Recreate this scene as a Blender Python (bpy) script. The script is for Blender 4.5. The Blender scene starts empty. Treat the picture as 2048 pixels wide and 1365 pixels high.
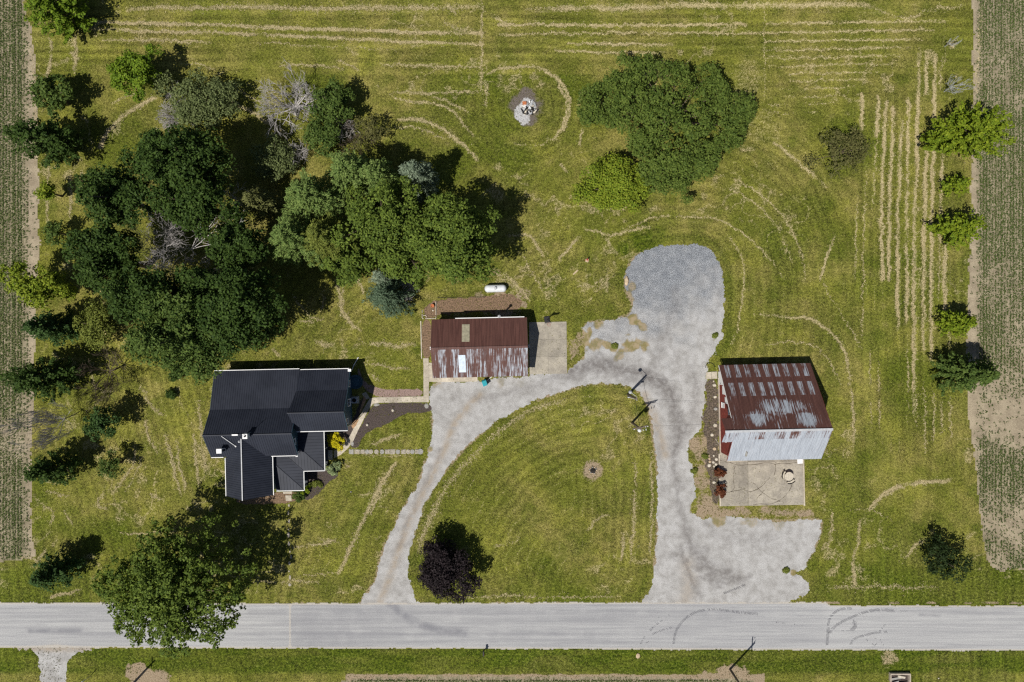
import bpy, math, random
import numpy as np
from mathutils import Vector, Matrix
from mathutils.geometry import tessellate_polygon

# ------------------------------------------------------------------ camera, sky, sun, exposure
CAM_H, FPX = 91.0, 1365.33          # drone height (m), focal length in photo pixels
C = bpy.context.scene.collection
sc = bpy.context.scene
cam = bpy.data.cameras.new('camera'); cam.lens = 24; cam.sensor_width = 36
cam.clip_start = 1; cam.clip_end = 2000
camo = bpy.data.objects.new('camera', cam); camo.location = (0, 0, CAM_H); C.objects.link(camo)
sc.camera = camo

SUN_DIR = Vector((-0.39, -0.42, 1.0)).normalized()       # towards the sun
SUN_EL = math.asin(SUN_DIR.z); SUN_AZ = math.atan2(SUN_DIR.x, SUN_DIR.y)
world = bpy.data.worlds.new('World'); sc.world = world; world.use_nodes = True
wn = world.node_tree; bg = wn.nodes['Background']
sky = wn.nodes.new('ShaderNodeTexSky'); sky.sky_type = 'NISHITA'; sky.sun_disc = False
sky.sun_elevation = SUN_EL; sky.sun_rotation = SUN_AZ % (2 * math.pi)
wn.links.new(sky.outputs[0], bg.inputs[0]); bg.inputs[1].default_value = 0.05
sl = bpy.data.lights.new('sun', 'SUN'); sl.energy = 5.0; sl.angle = math.radians(0.53); sl.color = (1, 0.96, 0.88)
so = bpy.data.objects.new('sun', sl); C.objects.link(so); so.location = (-60, -60, 150)
so.rotation_euler = SUN_DIR.to_track_quat('Z', 'Y').to_euler()
sc.view_settings.view_transform = 'Standard'; sc.view_settings.look = 'None'
sc.view_settings.gamma = 1; sc.view_settings.use_curve_mapping = False
sc.view_settings.exposure = 0.0
sc.cycles.max_bounces = 6; sc.cycles.diffuse_bounces = 3; sc.cycles.glossy_bounces = 2
sc.cycles.transmission_bounces = 4; sc.cycles.transparent_max_bounces = 4
sc.cycles.use_denoising = False
sc.cycles.filter_width = 1.3

# ------------------------------------------------------------------ helpers
def P(px, py, z=0.0):
    s = (CAM_H - z) / FPX
    return Vector(((px - 1024) * s, -(py - 682.5) * s, z))
def P2(pts): return np.array([[P(x, y).x, P(x, y).y] for x, y in pts])
MPX = CAM_H / FPX                                         # metres per photo pixel on the ground

def hsh(ix, iy, seed):
    n = (ix.astype(np.int64) * 374761393 + iy.astype(np.int64) * 668265263 + seed * 974634777) & 0xffffffff
    n = ((n ^ (n >> 13)) * 1274126177) & 0xffffffff
    n = ((n ^ (n >> 16)) * 2246822519) & 0xffffffff
    return ((n ^ (n >> 15)) & 0xffff) / 65535.0
def vn(x, y, s, seed=0):
    x = np.asarray(x, float) / s; y = np.asarray(y, float) / s
    ix = np.floor(x); iy = np.floor(y); fx = x - ix; fy = y - iy
    fx = fx * fx * (3 - 2 * fx); fy = fy * fy * (3 - 2 * fy)
    a = hsh(ix, iy, seed); b = hsh(ix + 1, iy, seed); c = hsh(ix, iy + 1, seed); d = hsh(ix + 1, iy + 1, seed)
    return (a * (1 - fx) + b * fx) * (1 - fy) + (c * (1 - fx) + d * fx) * fy
def fbm(x, y, s, seed=0, o=4):
    t = 0; a = 1; w = 0
    for k in range(o):
        t = t + a * vn(x, y, s, seed + 17 * k); w += a; a *= .55; s *= .5
    return t / w
def sstep(a, b, x):
    t = np.clip((x - a) / (b - a), 0, 1); return t * t * (3 - 2 * t)
def dseg(x, y, p):
    d = np.full(np.shape(x), 1e9)
    for (ax, ay), (bx, by) in zip(p[:-1], p[1:]):
        vx, vy = bx - ax, by - ay; l = vx * vx + vy * vy + 1e-12
        t = np.clip(((x - ax) * vx + (y - ay) * vy) / l, 0, 1)
        d = np.minimum(d, (x - ax - t * vx) ** 2 + (y - ay - t * vy) ** 2)
    return np.sqrt(d)
def inside(x, y, p):
    r = np.zeros(np.shape(x), bool)
    q = np.roll(p, -1, 0)
    for (ax, ay), (bx, by) in zip(p, q):
        if ay == by: continue
        c = ((ay > y) != (by > y)) & (x < (bx - ax) * (y - ay) / (by - ay) + ax)
        r ^= c
    return r
def sdf(x, y, p):                                          # positive inside
    d = dseg(x, y, np.vstack([p, p[:1]]))
    return np.where(inside(x, y, p), d, -d)
def smooth_poly(pts, n=4, closed=False):
    p = np.array(pts, float)
    for _ in range(n):
        if closed:
            q = np.roll(p, -1, 0)
            p = np.stack([.75 * p + .25 * q, .25 * p + .75 * q], 1).reshape(-1, 2)
        else:
            a, b = p[:-1], p[1:]
            m = np.stack([.75 * a + .25 * b, .25 * a + .75 * b], 1).reshape(-1, 2)
            p = np.vstack([p[:1], m, p[-1:]])
    return p

def mesh_np(name, v, f, mat, attrs=None, smooth=False):
    v = np.asarray(v, np.float32); f = np.asarray(f, np.int32); k = f.shape[1]
    m = bpy.data.meshes.new(name); m.vertices.add(len(v)); m.vertices.foreach_set('co', v.ravel())
    m.loops.add(f.size); m.loops.foreach_set('vertex_index', f.ravel())
    m.polygons.add(len(f)); m.polygons.foreach_set('loop_start', np.arange(0, f.size, k, dtype=np.int32))
    if smooth: m.polygons.foreach_set('use_smooth', np.ones(len(f), bool))
    m.update(calc_edges=True)
    for n_, a in (attrs or {}).items():
        at = m.attributes.new(n_, 'FLOAT', 'POINT'); at.data.foreach_set('value', np.asarray(a, np.float32))
    m.materials.append(mat)
    return m
def link(name, data, parent=None, label=None, cat=None, group=None, kind=None, loc=None, rotz=None):
    o = bpy.data.objects.new(name, data); C.objects.link(o)
    if parent is not None: o.parent = parent
    if label: o['label'] = label
    if cat: o['category'] = cat
    if group: o['group'] = group
    if kind: o['kind'] = kind
    if loc is not None: o.location = loc
    if rotz is not None: o.rotation_euler = (0, 0, rotz)
    return o
def empty(name, label=None, cat=None, loc=(0, 0, 0), rotz=0, group=None, kind=None):
    return link(name, None, None, label, cat, group, kind, loc, rotz)

class MB:
    def __init__(s): s.v = []; s.f = []
    def add(s, vs, fs):
        b = len(s.v); s.v += [tuple(v) for v in vs]; s.f += [tuple(i + b for i in f) for f in fs]; return s
    def box(s, x0, x1, y0, y1, z0, z1, taper=0):
        t = taper
        s.add([(x0, y0, z0), (x1, y0, z0), (x1, y1, z0), (x0, y1, z0),
               (x0 + t, y0 + t, z1), (x1 - t, y0 + t, z1), (x1 - t, y1 - t, z1), (x0 + t, y1 - t, z1)],
              [(3, 2, 1, 0), (4, 5, 6, 7), (0, 1, 5, 4), (1, 2, 6, 5), (2, 3, 7, 6), (3, 0, 4, 7)]); return s
    def prism(s, pts, z0, z1):                              # pts ccw
        n = len(pts)
        s.add([(x, y, z0) for x, y in pts] + [(x, y, z1) for x, y in pts],
              [tuple(range(n - 1, -1, -1)), tuple(range(n, 2 * n))] + [(i, (i + 1) % n, n + (i + 1) % n, n + i) for i in range(n)]); return s
    def tube(s, pts, rad, sides=6, cap=True):
        pts = [Vector(p) for p in pts]; n = len(pts); vs = []
        rad = rad if hasattr(rad, '__len__') else [rad] * n
        for i, p in enumerate(pts):
            d = (pts[min(i + 1, n - 1)] - pts[max(i - 1, 0)])
            d = d.normalized() if d.length > 1e-6 else Vector((0, 0, 1))
            a = Vector((0, 0, 1)) if abs(d.z) < .9 else Vector((1, 0, 0))
            u = d.cross(a).normalized(); w = d.cross(u)
            for k in range(sides):
                t = 2 * math.pi * k / sides
                vs.append(p + (u * math.cos(t) + w * math.sin(t)) * rad[i])
        fs = []
        for i in range(n - 1):
            for k in range(sides):
                a0 = i * sides + k; a1 = i * sides + (k + 1) % sides
                fs.append((a0, a1, a1 + sides, a0 + sides))
        if cap: fs += [tuple(range(sides - 1, -1, -1)), tuple(range((n - 1) * sides, n * sides))]
        s.add(vs, fs); return s
    def lathe(s, prof, cx=0, cy=0, sides=16):                # prof [(r,z)...]
        vs = []; fs = []
        for r, z in prof:
            for k in range(sides):
                t = 2 * math.pi * k / sides; vs.append((cx + r * math.cos(t), cy + r * math.sin(t), z))
        for i in range(len(prof) - 1):
            for k in range(sides):
                a0 = i * sides + k; a1 = i * sides + (k + 1) % sides
                fs.append((a0, a1, a1 + sides, a0 + sides))
        fs += [tuple(range(sides - 1, -1, -1)), tuple(range((len(prof) - 1) * sides, len(prof) * sides))]
        s.add(vs, fs); return s
    def mesh(s, name, mat, smooth=False):
        m = bpy.data.meshes.new(name); m.from_pydata(s.v, [], s.f); m.update()
        if smooth: m.polygons.foreach_set('use_smooth', np.ones(len(m.polygons), bool))
        m.materials.append(mat); return m
    def obj(s, name, mat, parent=None, smooth=False, **kw):
        return link(name, s.mesh(name, mat, smooth), parent, **kw)

# ------------------------------------------------------------------ materials
class NT:
    def __init__(s, name):
        s.m = bpy.data.materials.new(name); s.m.use_nodes = True; s.t = s.m.node_tree; s.t.nodes.clear()
        s.out = s.t.nodes.new('ShaderNodeOutputMaterial')
    def n(s, typ, props=None, **inp):
        o = s.t.nodes.new('ShaderNode' + typ)
        for k, v in (props or {}).items(): setattr(o, k, v)
        for k, v in inp.items():
            key = int(k[1:]) if k[0] == '_' and k[1:].isdigit() else k.replace('_', ' ')
            s.set(o.inputs[key], v)
        return o
    def set(s, sock, v):
        if isinstance(v, bpy.types.NodeSocket): s.t.links.new(v, sock)
        elif isinstance(v, (tuple, list)) and sock.type == 'RGBA' and len(v) == 3: sock.default_value = (*v, 1)
        else: sock.default_value = v
    def pos(s): return s.n('NewGeometry').outputs['Position']
    def attr(s, name, kind='GEOMETRY'): return s.n('Attribute', {'attribute_name': name, 'attribute_type': kind}).outputs['Fac']
    def noise(s, scale, det=3, rough=.55, vec=None, stretch=None, dist=0):
        vec = vec or s.pos()
        if stretch: vec = s.n('Mapping', None, Vector=vec, Scale=stretch).outputs[0]
        return s.n('TexNoise', None, Vector=vec, Scale=scale, Detail=det, Roughness=rough, Distortion=dist).outputs[0]
    def math(s, op, a, b=0.0, clamp=False):
        return s.n('Math', {'operation': op, 'use_clamp': clamp}, _0=a, _1=b).outputs[0]
    def ramp(s, f, a, b, lo=0.0, hi=1.0):
        return s.n('MapRange', {'interpolation_type': 'SMOOTHSTEP'}, _0=f, _1=a, _2=b, _3=lo, _4=hi).outputs[0]
    def mix(s, f, a, b, mode='MIX'):
        o = s.n('Mix', {'data_type': 'RGBA', 'blend_type': mode}); s.set(o.inputs[0], f); s.set(o.inputs[6], a); s.set(o.inputs[7], b)
        return o.outputs[2]
    def bump(s, h, strength=.5, dist=.05): return s.n('Bump', None, Strength=strength, Distance=dist, Height=h).outputs[0]
    def finish(s, col, rough=.9, metal=0.0, normal=None, spec=.3):
        b = s.n('BsdfPrincipled'); s.set(b.inputs['Base Color'], col); s.set(b.inputs['Roughness'], rough)
        s.set(b.inputs['Metallic'], metal); s.set(b.inputs['Specular IOR Level'], spec)
        if normal is not None: s.set(b.inputs['Normal'], normal)
        s.t.links.new(b.outputs[0], s.out.inputs[0]); return s.m

def m_plain(name, col, rough=.7, metal=0.0, var=.25, scale=3.0, spec=.3):
    t = NT(name); f = t.noise(scale, 4)
    k = t.ramp(f, .25, .75, 1 - var, 1 + var * .6)
    c = t.mix(1.0, col, t.n('CombineColor', None, _0=k, _1=k, _2=k).outputs[0], 'MULTIPLY')
    return t.finish(c, rough, metal, spec=spec)

def grass_colour(t, dry, lush, bare, fine=True):
    big = t.noise(.09, 3); mid = t.noise(.55, 4, .6); sm = t.noise(3.2, 3, .65); fi = t.noise(9.0, 2, .7)
    big2 = t.noise(.22, 3, .55)
    c = t.mix(t.ramp(big, .38, .62), (.130, .138, .021), (.205, .183, .048))
    c = t.mix(t.ramp(big2, .50, .66, 0, .75), c, (.196, .192, .032))
    c = t.mix(t.ramp(big2, .46, .34, 0, .6), c, (.090, .106, .014))
    c = t.mix(t.ramp(mid, .42, .72, 0, .75), c, (.092, .104, .015))
    c = t.mix(t.ramp(mid, .24, .42, .55, 0), c, (.265, .225, .085))
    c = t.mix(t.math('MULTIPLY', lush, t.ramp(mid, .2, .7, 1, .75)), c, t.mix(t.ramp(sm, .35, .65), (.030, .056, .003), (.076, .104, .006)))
    v = t.math('ADD', t.ramp(sm, .3, .7, -.34, .34), t.ramp(fi, .3, .7, -.62, .62))
    v = t.math('ADD', v, t.math('ADD', 1.0, t.math('MULTIPLY', t.attr('mow'), .34)))
    c = t.mix(1.0, c, t.n('CombineColor', None, _0=v, _1=v, _2=v).outputs[0], 'MULTIPLY')
    st = t.mix(t.ramp(fi, .35, .65), (.30, .235, .115), (.52, .43, .26))
    dm = t.math('ADD', dry, t.math('MULTIPLY', t.math('SUBTRACT', fi, .5), 1.1))
    dm = t.math('ADD', dm, t.math('MULTIPLY', t.math('SUBTRACT', sm, .5), 1.0))
    spark = t.ramp(t.math('ADD', fi, t.math('MULTIPLY', sm, .6)), .90, 1.06, 0, .45)      # stray straw everywhere
    c = t.mix(t.math('MAXIMUM', t.ramp(dm, .35, .75, 0, .92), t.math('MULTIPLY', spark, t.ramp(mid, .66, .38))), c, st)
    bm = t.math('ADD', bare, t.math('MULTIPLY', t.math('SUBTRACT', sm, .5), 1.2))
    so_ = t.mix(t.ramp(fi, .3, .7), (.20, .145, .09), (.40, .32, .225))
    c = t.mix(t.ramp(bm, .35, .7), c, so_)
    return c, fi, sm

def m_ground():
    t = NT('lawn_grass')
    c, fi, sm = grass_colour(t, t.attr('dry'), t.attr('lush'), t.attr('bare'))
    dk = t.attr('burnt')
    bn = t.math('ADD', dk, t.math('MULTIPLY', t.math('SUBTRACT', sm, .5), .9))
    c = t.mix(t.ramp(bn, .3, .7), c, t.mix(t.ramp(fi, .3, .7), (.075, .062, .052), (.20, .17, .145)))
    ash = t.math('ADD', t.attr('ash'), t.math('MULTIPLY', t.math('SUBTRACT', sm, .5), .9))
    c = t.mix(t.ramp(ash, .4, .7), c, t.mix(t.ramp(fi, .3, .7), (.30, .295, .295), (.56, .56, .57)))
    h = t.math('ADD', fi, t.math('MULTIPLY', sm, 1.5))
    return t.finish(c, .95, 0, t.bump(h, .8, .12), .1)
def m_straw():
    t = NT('dry_straw'); c = t.mix(t.attr('tint'), (.30, .25, .12), (.60, .51, .31)); return t.finish(c, .9, spec=.1)
def m_leaf(name, a, b, trans=.20, c3=None, g=1.75):
    a = (a[0] * g, a[1] * g, a[2] * g * .8); b = (b[0] * g, b[1] * g, b[2] * g * .8)
    t = NT(name); tint = t.attr('tint')
    c = t.mix(tint, a, b)
    if c3: c = t.mix(t.ramp(tint, .9, .97), c, c3)
    d = t.n('BsdfPrincipled'); t.set(d.inputs['Base Color'], c); t.set(d.inputs['Roughness'], .65); t.set(d.inputs['Specular IOR Level'], .12)
    tr = t.n('BsdfTranslucent'); t.set(tr.inputs[0], t.mix(1.0, c, (1.25, 1.15, .55), 'MULTIPLY'))
    mx = t.n('MixShader', None, _0=trans); t.t.links.new(d.outputs[0], mx.inputs[1]); t.t.links.new(tr.outputs[0], mx.inputs[2])
    t.t.links.new(mx.outputs[0], t.out.inputs[0]); return t.m
def m_gravel():
    t = NT('driveway_gravel')
    big = t.noise(.25, 3); mid = t.noise(1.1, 4, .6); fi = t.noise(11.0, 3, .75); sp = t.n('TexVoronoi', None, Vector=t.pos(), Scale=5.5).outputs[0]
    sw = t.noise(.5, 6, .62, dist=.7); sw2 = t.noise(1.7, 4, .65, dist=.5)
    c = t.mix(t.ramp(mid, .3, .7), (.295, .285, .275), (.40, .392, .385)); c = t.mix(t.ramp(sw, .42, .70, 0, .55), c, (.49, .485, .485))
    c = t.mix(t.math('MULTIPLY', t.ramp(sw, .45, .28, 0, .5), t.ramp(sw2, .35, .65)), c, (.20, .188, .18))
    blue = t.attr('blue'); c = t.mix(blue, c, t.mix(t.ramp(mid, .3, .7), (.205, .22, .245), (.30, .315, .34)))
    c = t.mix(t.math('MULTIPLY', t.attr('tan'), t.ramp(mid, .25, .6)), c, (.31, .255, .195))
    c = t.mix(t.math('MULTIPLY', t.attr('stain'), t.ramp(sw2, .25, .6, .35, 1)), c, (.115, .102, .098))
    k = t.math('ADD', t.ramp(fi, .3, .7, .62, 1.28), t.math('MULTIPLY', blue, t.ramp(fi, .42, .60, -.45, .22)))
    c = t.mix(1.0, c, t.n('CombineColor', None, _0=k, _1=k, _2=k).outputs[0], 'MULTIPLY')
    c = t.mix(t.ramp(t.math('ADD', mid, t.math('MULTIPLY', fi, .5)), .93, 1.02, 0, .6), c, (.2, .17, .13))
    w = t.math('ADD', t.attr('weed'), t.math('MULTIPLY', t.math('SUBTRACT', fi, .5), 1.6))
    c = t.mix(t.ramp(w, .4, .7, 0, .95), c, t.mix(t.ramp(mid, .4, .6), (.19, .16, .06), (.30, .235, .14)))
    return t.finish(c, .95, 0, t.bump(fi, .7, .05), .15)
def m_road():
    t = NT('chip_seal_road')
    st = t.noise(1.0, 4, .6, stretch=(.06, 2.6, 1)); st2 = t.noise(1.0, 3, .6, stretch=(.25, 6, 1)); fi = t.noise(9, 3, .7); mid = t.noise(.5, 4)
    c = t.mix(t.ramp(st, .3, .7), (.295, .295, .305), (.395, .395, .395))
    c = t.mix(t.ramp(st2, .52, .75, 0, .5), c, (.22, .22, .24))
    c = t.mix(t.math('MULTIPLY', t.attr('dark'), t.ramp(mid, .25, .6, .35, 1)), c, (.185, .185, .205))
    k = t.ramp(fi, .3, .7, .78, 1.17)
    c = t.mix(1.0, c, t.n('CombineColor', None, _0=k, _1=k, _2=k).outputs[0], 'MULTIPLY')
    e = t.math('ADD', t.attr('edge'), t.math('MULTIPLY', t.math('SUBTRACT', fi, .5), 1.2))
    c = t.mix(t.ramp(e, .4, .8, 0, .85), c, t.mix(t.ramp(fi, .3, .7), (.34, .30, .25), (.47, .445, .41)))
    return t.finish(c, .92, 0, t.bump(fi, .4, .03), .15)
def m_field():
    t = NT('field_soil')
    mid = t.noise(.6, 4); fi = t.noise(6, 3, .75); row = t.noise(1.0, 3, .6, stretch=(7, .5, 1))
    c = t.mix(t.ramp(mid, .3, .7), (.25, .205, .145), (.37, .31, .22))
    c = t.mix(t.ramp(fi, .56, .72, 0, .9), c, (.52, .45, .32))
    c = t.mix(t.ramp(fi, .44, .3, 0, .75), c, (.12, .09, .06))
    c = t.mix(t.math('MULTIPLY', t.attr('green'), t.ramp(row, .4, .6, .15, .7)), c, (.085, .092, .035))
    return t.finish(c, .95, 0, t.bump(fi, .9, .1), .1)
def m_concrete(name='concrete', a=(.36, .315, .25), b=(.52, .465, .38)):
    t = NT(name); mid = t.noise(.6, 5, .6); fi = t.noise(5, 4, .7); ob = t.n('ObjectInfo').outputs['Random']
    c = t.mix(t.ramp(mid, .3, .7), a, b)
    k = t.math('MULTIPLY', t.ramp(fi, .3, .7, .82, 1.12), t.ramp(ob, 0, 1, .86, 1.1))
    c = t.mix(1.0, c, t.n('CombineColor', None, _0=k, _1=k, _2=k).outputs[0], 'MULTIPLY')
    c = t.mix(t.ramp(t.noise(1.6, 5, .7), .58, .75, 0, .5), c, (.16, .14, .12))
    return t.finish(c, .9, 0, t.bump(fi, .3, .02), .2)
def m_housemetal():
    t = NT('black_standing_seam_metal'); mid = t.noise(.4, 4); st = t.noise(2, 3, .6)
    c = t.mix(t.ramp(mid, .3, .7), (.015, .018, .029), (.024, .028, .042))
    c = t.mix(t.ramp(st, .55, .8, 0, .35), c, (.040, .042, .052))
    return t.finish(c, .62, 0, spec=.3)
def m_sheet():
    # old painted corrugated sheet: rust brown paint worn through to galvanised metal; streaks run down the slope (world Y)
    t = NT('weathered_roof_sheet')
    silver = t.attr('silver', 'OBJECT'); wear = t.attr('wear', 'OBJECT'); rnd = t.n('ObjectInfo').outputs['Random']
    st = t.noise(1.0, 5, .65, stretch=(6.0, .35, .35)); st2 = t.noise(1.0, 4, .6, stretch=(13, .55, .55)); bl = t.noise(1.1, 5, .65); fi = t.noise(8, 3, .7)
    rust = t.mix(t.ramp(st, .3, .7), (.066, .027, .022), (.125, .055, .044))
    rust = t.mix(t.ramp(bl, .55, .8, 0, .6), rust, (.05, .022, .018))
    rust = t.mix(t.ramp(rnd, 0, 1, 0, .35), rust, (.10, .045, .035))
    galv = t.mix(t.ramp(st2, .3, .7), (.25, .27, .31), (.41, .445, .50))
    galv = t.mix(t.ramp(st2, .60, .74, 0, .55), galv, (.16, .075, .05))
    w = t.math('ADD', t.math('MULTIPLY', st, .75), t.math('MULTIPLY', bl, .32)); w = t.math('ADD', w, t.math('MULTIPLY', st2, .68))
    patch = None
    for (ex, ey, erx, ery) in ((1560, 812, 58, 17), (1512, 832, 26, 16), (1602, 836, 24, 15)):
        q = P(ex, ey, 5.6); d_ = t.n('VectorMath', {'operation': 'LENGTH'}, _0=t.n('Mapping', None, Vector=t.pos(), Location=(-q.x / (erx * .062), -q.y / (ery * .062), 0), Scale=(1 / (erx * .062), 1 / (ery * .062), 0)).outputs[0]).outputs['Value']
        e_ = t.ramp(t.math('ADD', d_, t.math('MULTIPLY', t.math('SUBTRACT', bl, .5), 1.6)), 1.25, .55); patch = e_ if patch is None else t.math('MAXIMUM', patch, e_)
    wear = t.math('ADD', wear, t.math('MULTIPLY', t.math('MULTIPLY', patch, t.attr('patch', 'OBJECT')), .36))
    lim = t.math('SUBTRACT', 1.32, t.math('MULTIPLY', wear, .7))
    f = t.ramp(t.math('SUBTRACT', w, lim), -.05, .09)
    # galvanised sheets: rust creeps in from streaks
    sv = t.ramp(t.math('ADD', t.math('ADD', t.math('MULTIPLY', st2, .8), t.math('MULTIPLY', bl, .3)), silver), .96, 1.14); sv = t.math('MULTIPLY', sv, t.ramp(silver, .1, .3))
    f = t.math('MAXIMUM', f, sv)
    c = t.mix(f, rust, galv)
    return t.finish(c, t.ramp(fi, .3, .7, .5, .72), 0, t.bump(st2, .2, .02), .4)

MAT = dict(ground=m_ground(), straw=m_straw(), gravel=m_gravel(), road=m_road(), field=m_field(), conc=m_concrete(), slab=m_concrete('patio_concrete', (.25, .225, .19), (.37, .335, .275)),
           black_roof=m_housemetal(), sheet=m_sheet(),
           white=m_plain('white_trim', (.74, .74, .74), .5, var=.08), siding=m_plain('blue_siding', (.045, .095, .135), .6, var=.2),
           red=m_plain('red_barn_boards', (.20, .038, .028), .75, var=.35), brownwall=m_plain('brown_garage_wall', (.10, .055, .045), .75),
           glass=m_plain('window_glass', (.015, .02, .03), .08, var=.1, spec=.6), dark=m_plain('dark_metal', (.015, .015, .017), .5),
           wood=m_plain('weathered_pole_wood', (.14, .11, .085), .85), bark=m_plain('bark', (.11, .085, .06), .9, scale=6),
           dead=m_plain('bare_grey_wood', (.40, .375, .365), .85, scale=8), stone=m_plain('pale_stone', (.50, .45, .37), .85, scale=4),
           greystone=m_plain('grey_stone', (.29, .28, .26), .85, scale=4), tanstone=m_plain('tan_stone', (.48, .37, .25), .85, scale=4),
           mulch=m_plain('dark_mulch', (.075, .058, .052), .95, var=.7, scale=9), pinkgravel=m_plain('pink_gravel', (.27, .19, .165), .95, var=.5, scale=8),
           soilbed=m_plain('bed_soil', (.19, .125, .08), .95, var=.6, scale=6), darkbed=m_plain('dark_bed_soil', (.115, .09, .068), .95, var=.75, scale=5), teal=m_plain('teal_plastic', (.01, .28, .34), .4, var=.1),
           tank=m_plain('tank_white_paint', (.62, .64, .66), .35, var=.12), galv=m_plain('galvanised_metal', (.42, .43, .45), .45, var=.15),
           orange=m_plain('orange_clay', (.45, .15, .06), .8), paver=m_plain('tan_paver', (.34, .21, .12), .9), pumpred=m_plain('red_paint', (.38, .05, .035), .6),
           skylight_tan=m_plain('aged_fibreglass_panel', (.36, .33, .24), .5, var=.25), skylight_pale=m_plain('pale_fibreglass_panel', (.55, .63, .72), .45, var=.15),
           rubber=m_plain('tyre_rubber_mark', (.085, .085, .10), .9, var=.4, scale=6), crack=m_plain('crack_dirt', (.12, .10, .075), .95), pavestone=m_plain('dusty_paving_stone', (.34, .305, .25), .9, var=.4, scale=6),
           foundation=m_plain('concrete_foundation', (.40, .34, .28), .9), char=m_plain('charred_wood', (.025, .022, .02), .9),
           porchdark=m_plain('dark_porch_boards', (.05, .055, .065), .7))

# ------------------------------------------------------------------ outlines (traced, then placed on the ground in metres)
DRIVE = P2(smooth_poly([(718,1230),(724,1200),(740,1178),(752,1160),(757,1130),(770,1090),(785,1060),(800,1030),(818,1000),(838,965),(846,940),(852,915),(862,890),
 (866,860),(863,830),(861,800),(861,766),(900,764),(955,764),(1000,756),(1054,756),(1068,748),(1100,749),(1133,748),(1136,738),(1158,724),(1172,700),(1164,660),(1170,648),(1200,642),
 (1250,640),(1263,622),(1266,606),(1254,590),(1250,565),(1256,540),(1264,518),(1285,504),(1320,493),(1370,487),(1405,488),(1426,505),(1441,530),(1447,560),
 (1449,600),(1446,640),(1443,680),(1433,700),(1422,716),(1412,740),(1412,780),(1408,830),(1402,858),(1384,876),(1373,900),(1384,940),(1392,985),(1384,1015),
 (1386,1036),(1420,1038),(1450,1032),(1500,1036),(1560,1044),(1600,1040),(1640,1038),(1644,1055),(1633,1085),(1622,1110),(1612,1122),(1610,1138),(1588,1147),
 (1600,1154),(1617,1163),(1619,1182),(1602,1194),(1570,1203),(1560,1230),(1272,1230),(1286,1202),(1298,1185),(1308,1150),(1313,1100),(1315,1040),(1316,980),
 (1313,920),(1308,880),(1301,840),(1296,812),(1285,790),(1266,775),(1230,768),(1190,767),(1150,775),(1100,790),(1050,812),(1000,840),(970,860),(940,885),
 (910,918),(885,950),(865,980),(850,1010),(835,1050),(822,1090),(815,1130),(818,1165),(830,1195),(842,1206),(850,1230)], 1, True))
DRIVE2 = P2([(10,1280),(20,1294),(60,1300),(76,1318),(80,1345),(76,1450),(138,1450),(133,1345),(139,1320),(158,1304),(215,1295),(225,1280)])
LFIELD = P2([(-900,-700),(40,-700),(45,0),(62,60),(70,110),(75,300),(78,500),(72,620),(70,700),(66,800),(62,1000),(66,1085),(70,1112),(50,1120),(0,1122),(-900,1128)])
RFIELD = P2([(2900,-700),(1946,-700),(1946,0),(1946,260),(1941,400),(1936,560),(1933,700),(1936,830),(1948,900),(1956,1000),(1969,1100),(1980,1132),(1992,1143),(2048,1139),(2900,1130)])
BFIELD = P2([(690,1362),(720,1357),(900,1354),(1250,1354),(1400,1357),(1480,1360),(1520,1362),(1600,1420),(1600,1600),(600,1600),(600,1420)])
ROAD_T = P2([(-400,1205),(580,1207),(1000,1206),(1300,1205),(1640,1205),(1652,1206),(1660,1211),(2450,1213)])
ROAD_B = P2([(-400,1294),(580,1297),(1000,1298),(1500,1300),(2450,1303)])

# hay windrows: (points, width px, strength)
HAY = []
def hay(*pts, w=4, s=.8): HAY.append((np.array(pts, float), w, s))
hay((255,20),(330,14),(420,18),(520,14),(640,20),(760,15),(880,18),(960,12), w=9, s=.62)
hay((190,45),(320,48),(450,50),(600,58),(700,60),(850,66),(968,68), w=5, s=.95); hay((185,57),(300,64),(420,66),(540,70),(700,78),(850,86),(965,88), w=4.5, s=.9)
hay((205,80),(300,81),(420,85), w=3.5, s=.9); hay((500,86),(560,88),(700,97),(800,100), w=3, s=.4)
hay((995,50),(1130,51),(1300,52),(1490,49), w=4.5, s=.9); hay((995,69),(1150,68),(1300,66),(1400,66),(1560,67), w=4, s=.75); hay((1135,88),(1200,88),(1345,90), w=4, s=.85)
hay((1108,101),(1160,104),(1250,106),(1330,106), w=3.5, s=.7); hay((1050,20),(1140,16),(1230,18),(1320,13),(1400,9),(1480,13),(1560,11),(1640,9),(1745,11), w=10, s=.7)
hay((1745,12),(1765,25),(1790,35),(1820,38),(1845,28),(1852,18),(1930,13), w=6, s=.5)
for i, y in enumerate((47,65,83,100,116,132,148,163,178,195,210,226)):
    hay((1530,y+1),(1620,y),(1700-6*i,y-2),(1890-22*i,y-4), w=3.5, s=.75-.045*i)
hay((1528,0),(1528,110),(1530,200), w=3, s=.4); hay((963,0),(964,60),(962,120),(963,190), w=4, s=.6); hay((985,30),(1012,50),(1020,58), w=7, s=.5)
hay((890,10),(905,20),(915,30), w=10, s=.5); hay((880,40),(910,60),(945,60), w=9, s=.5)
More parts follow.
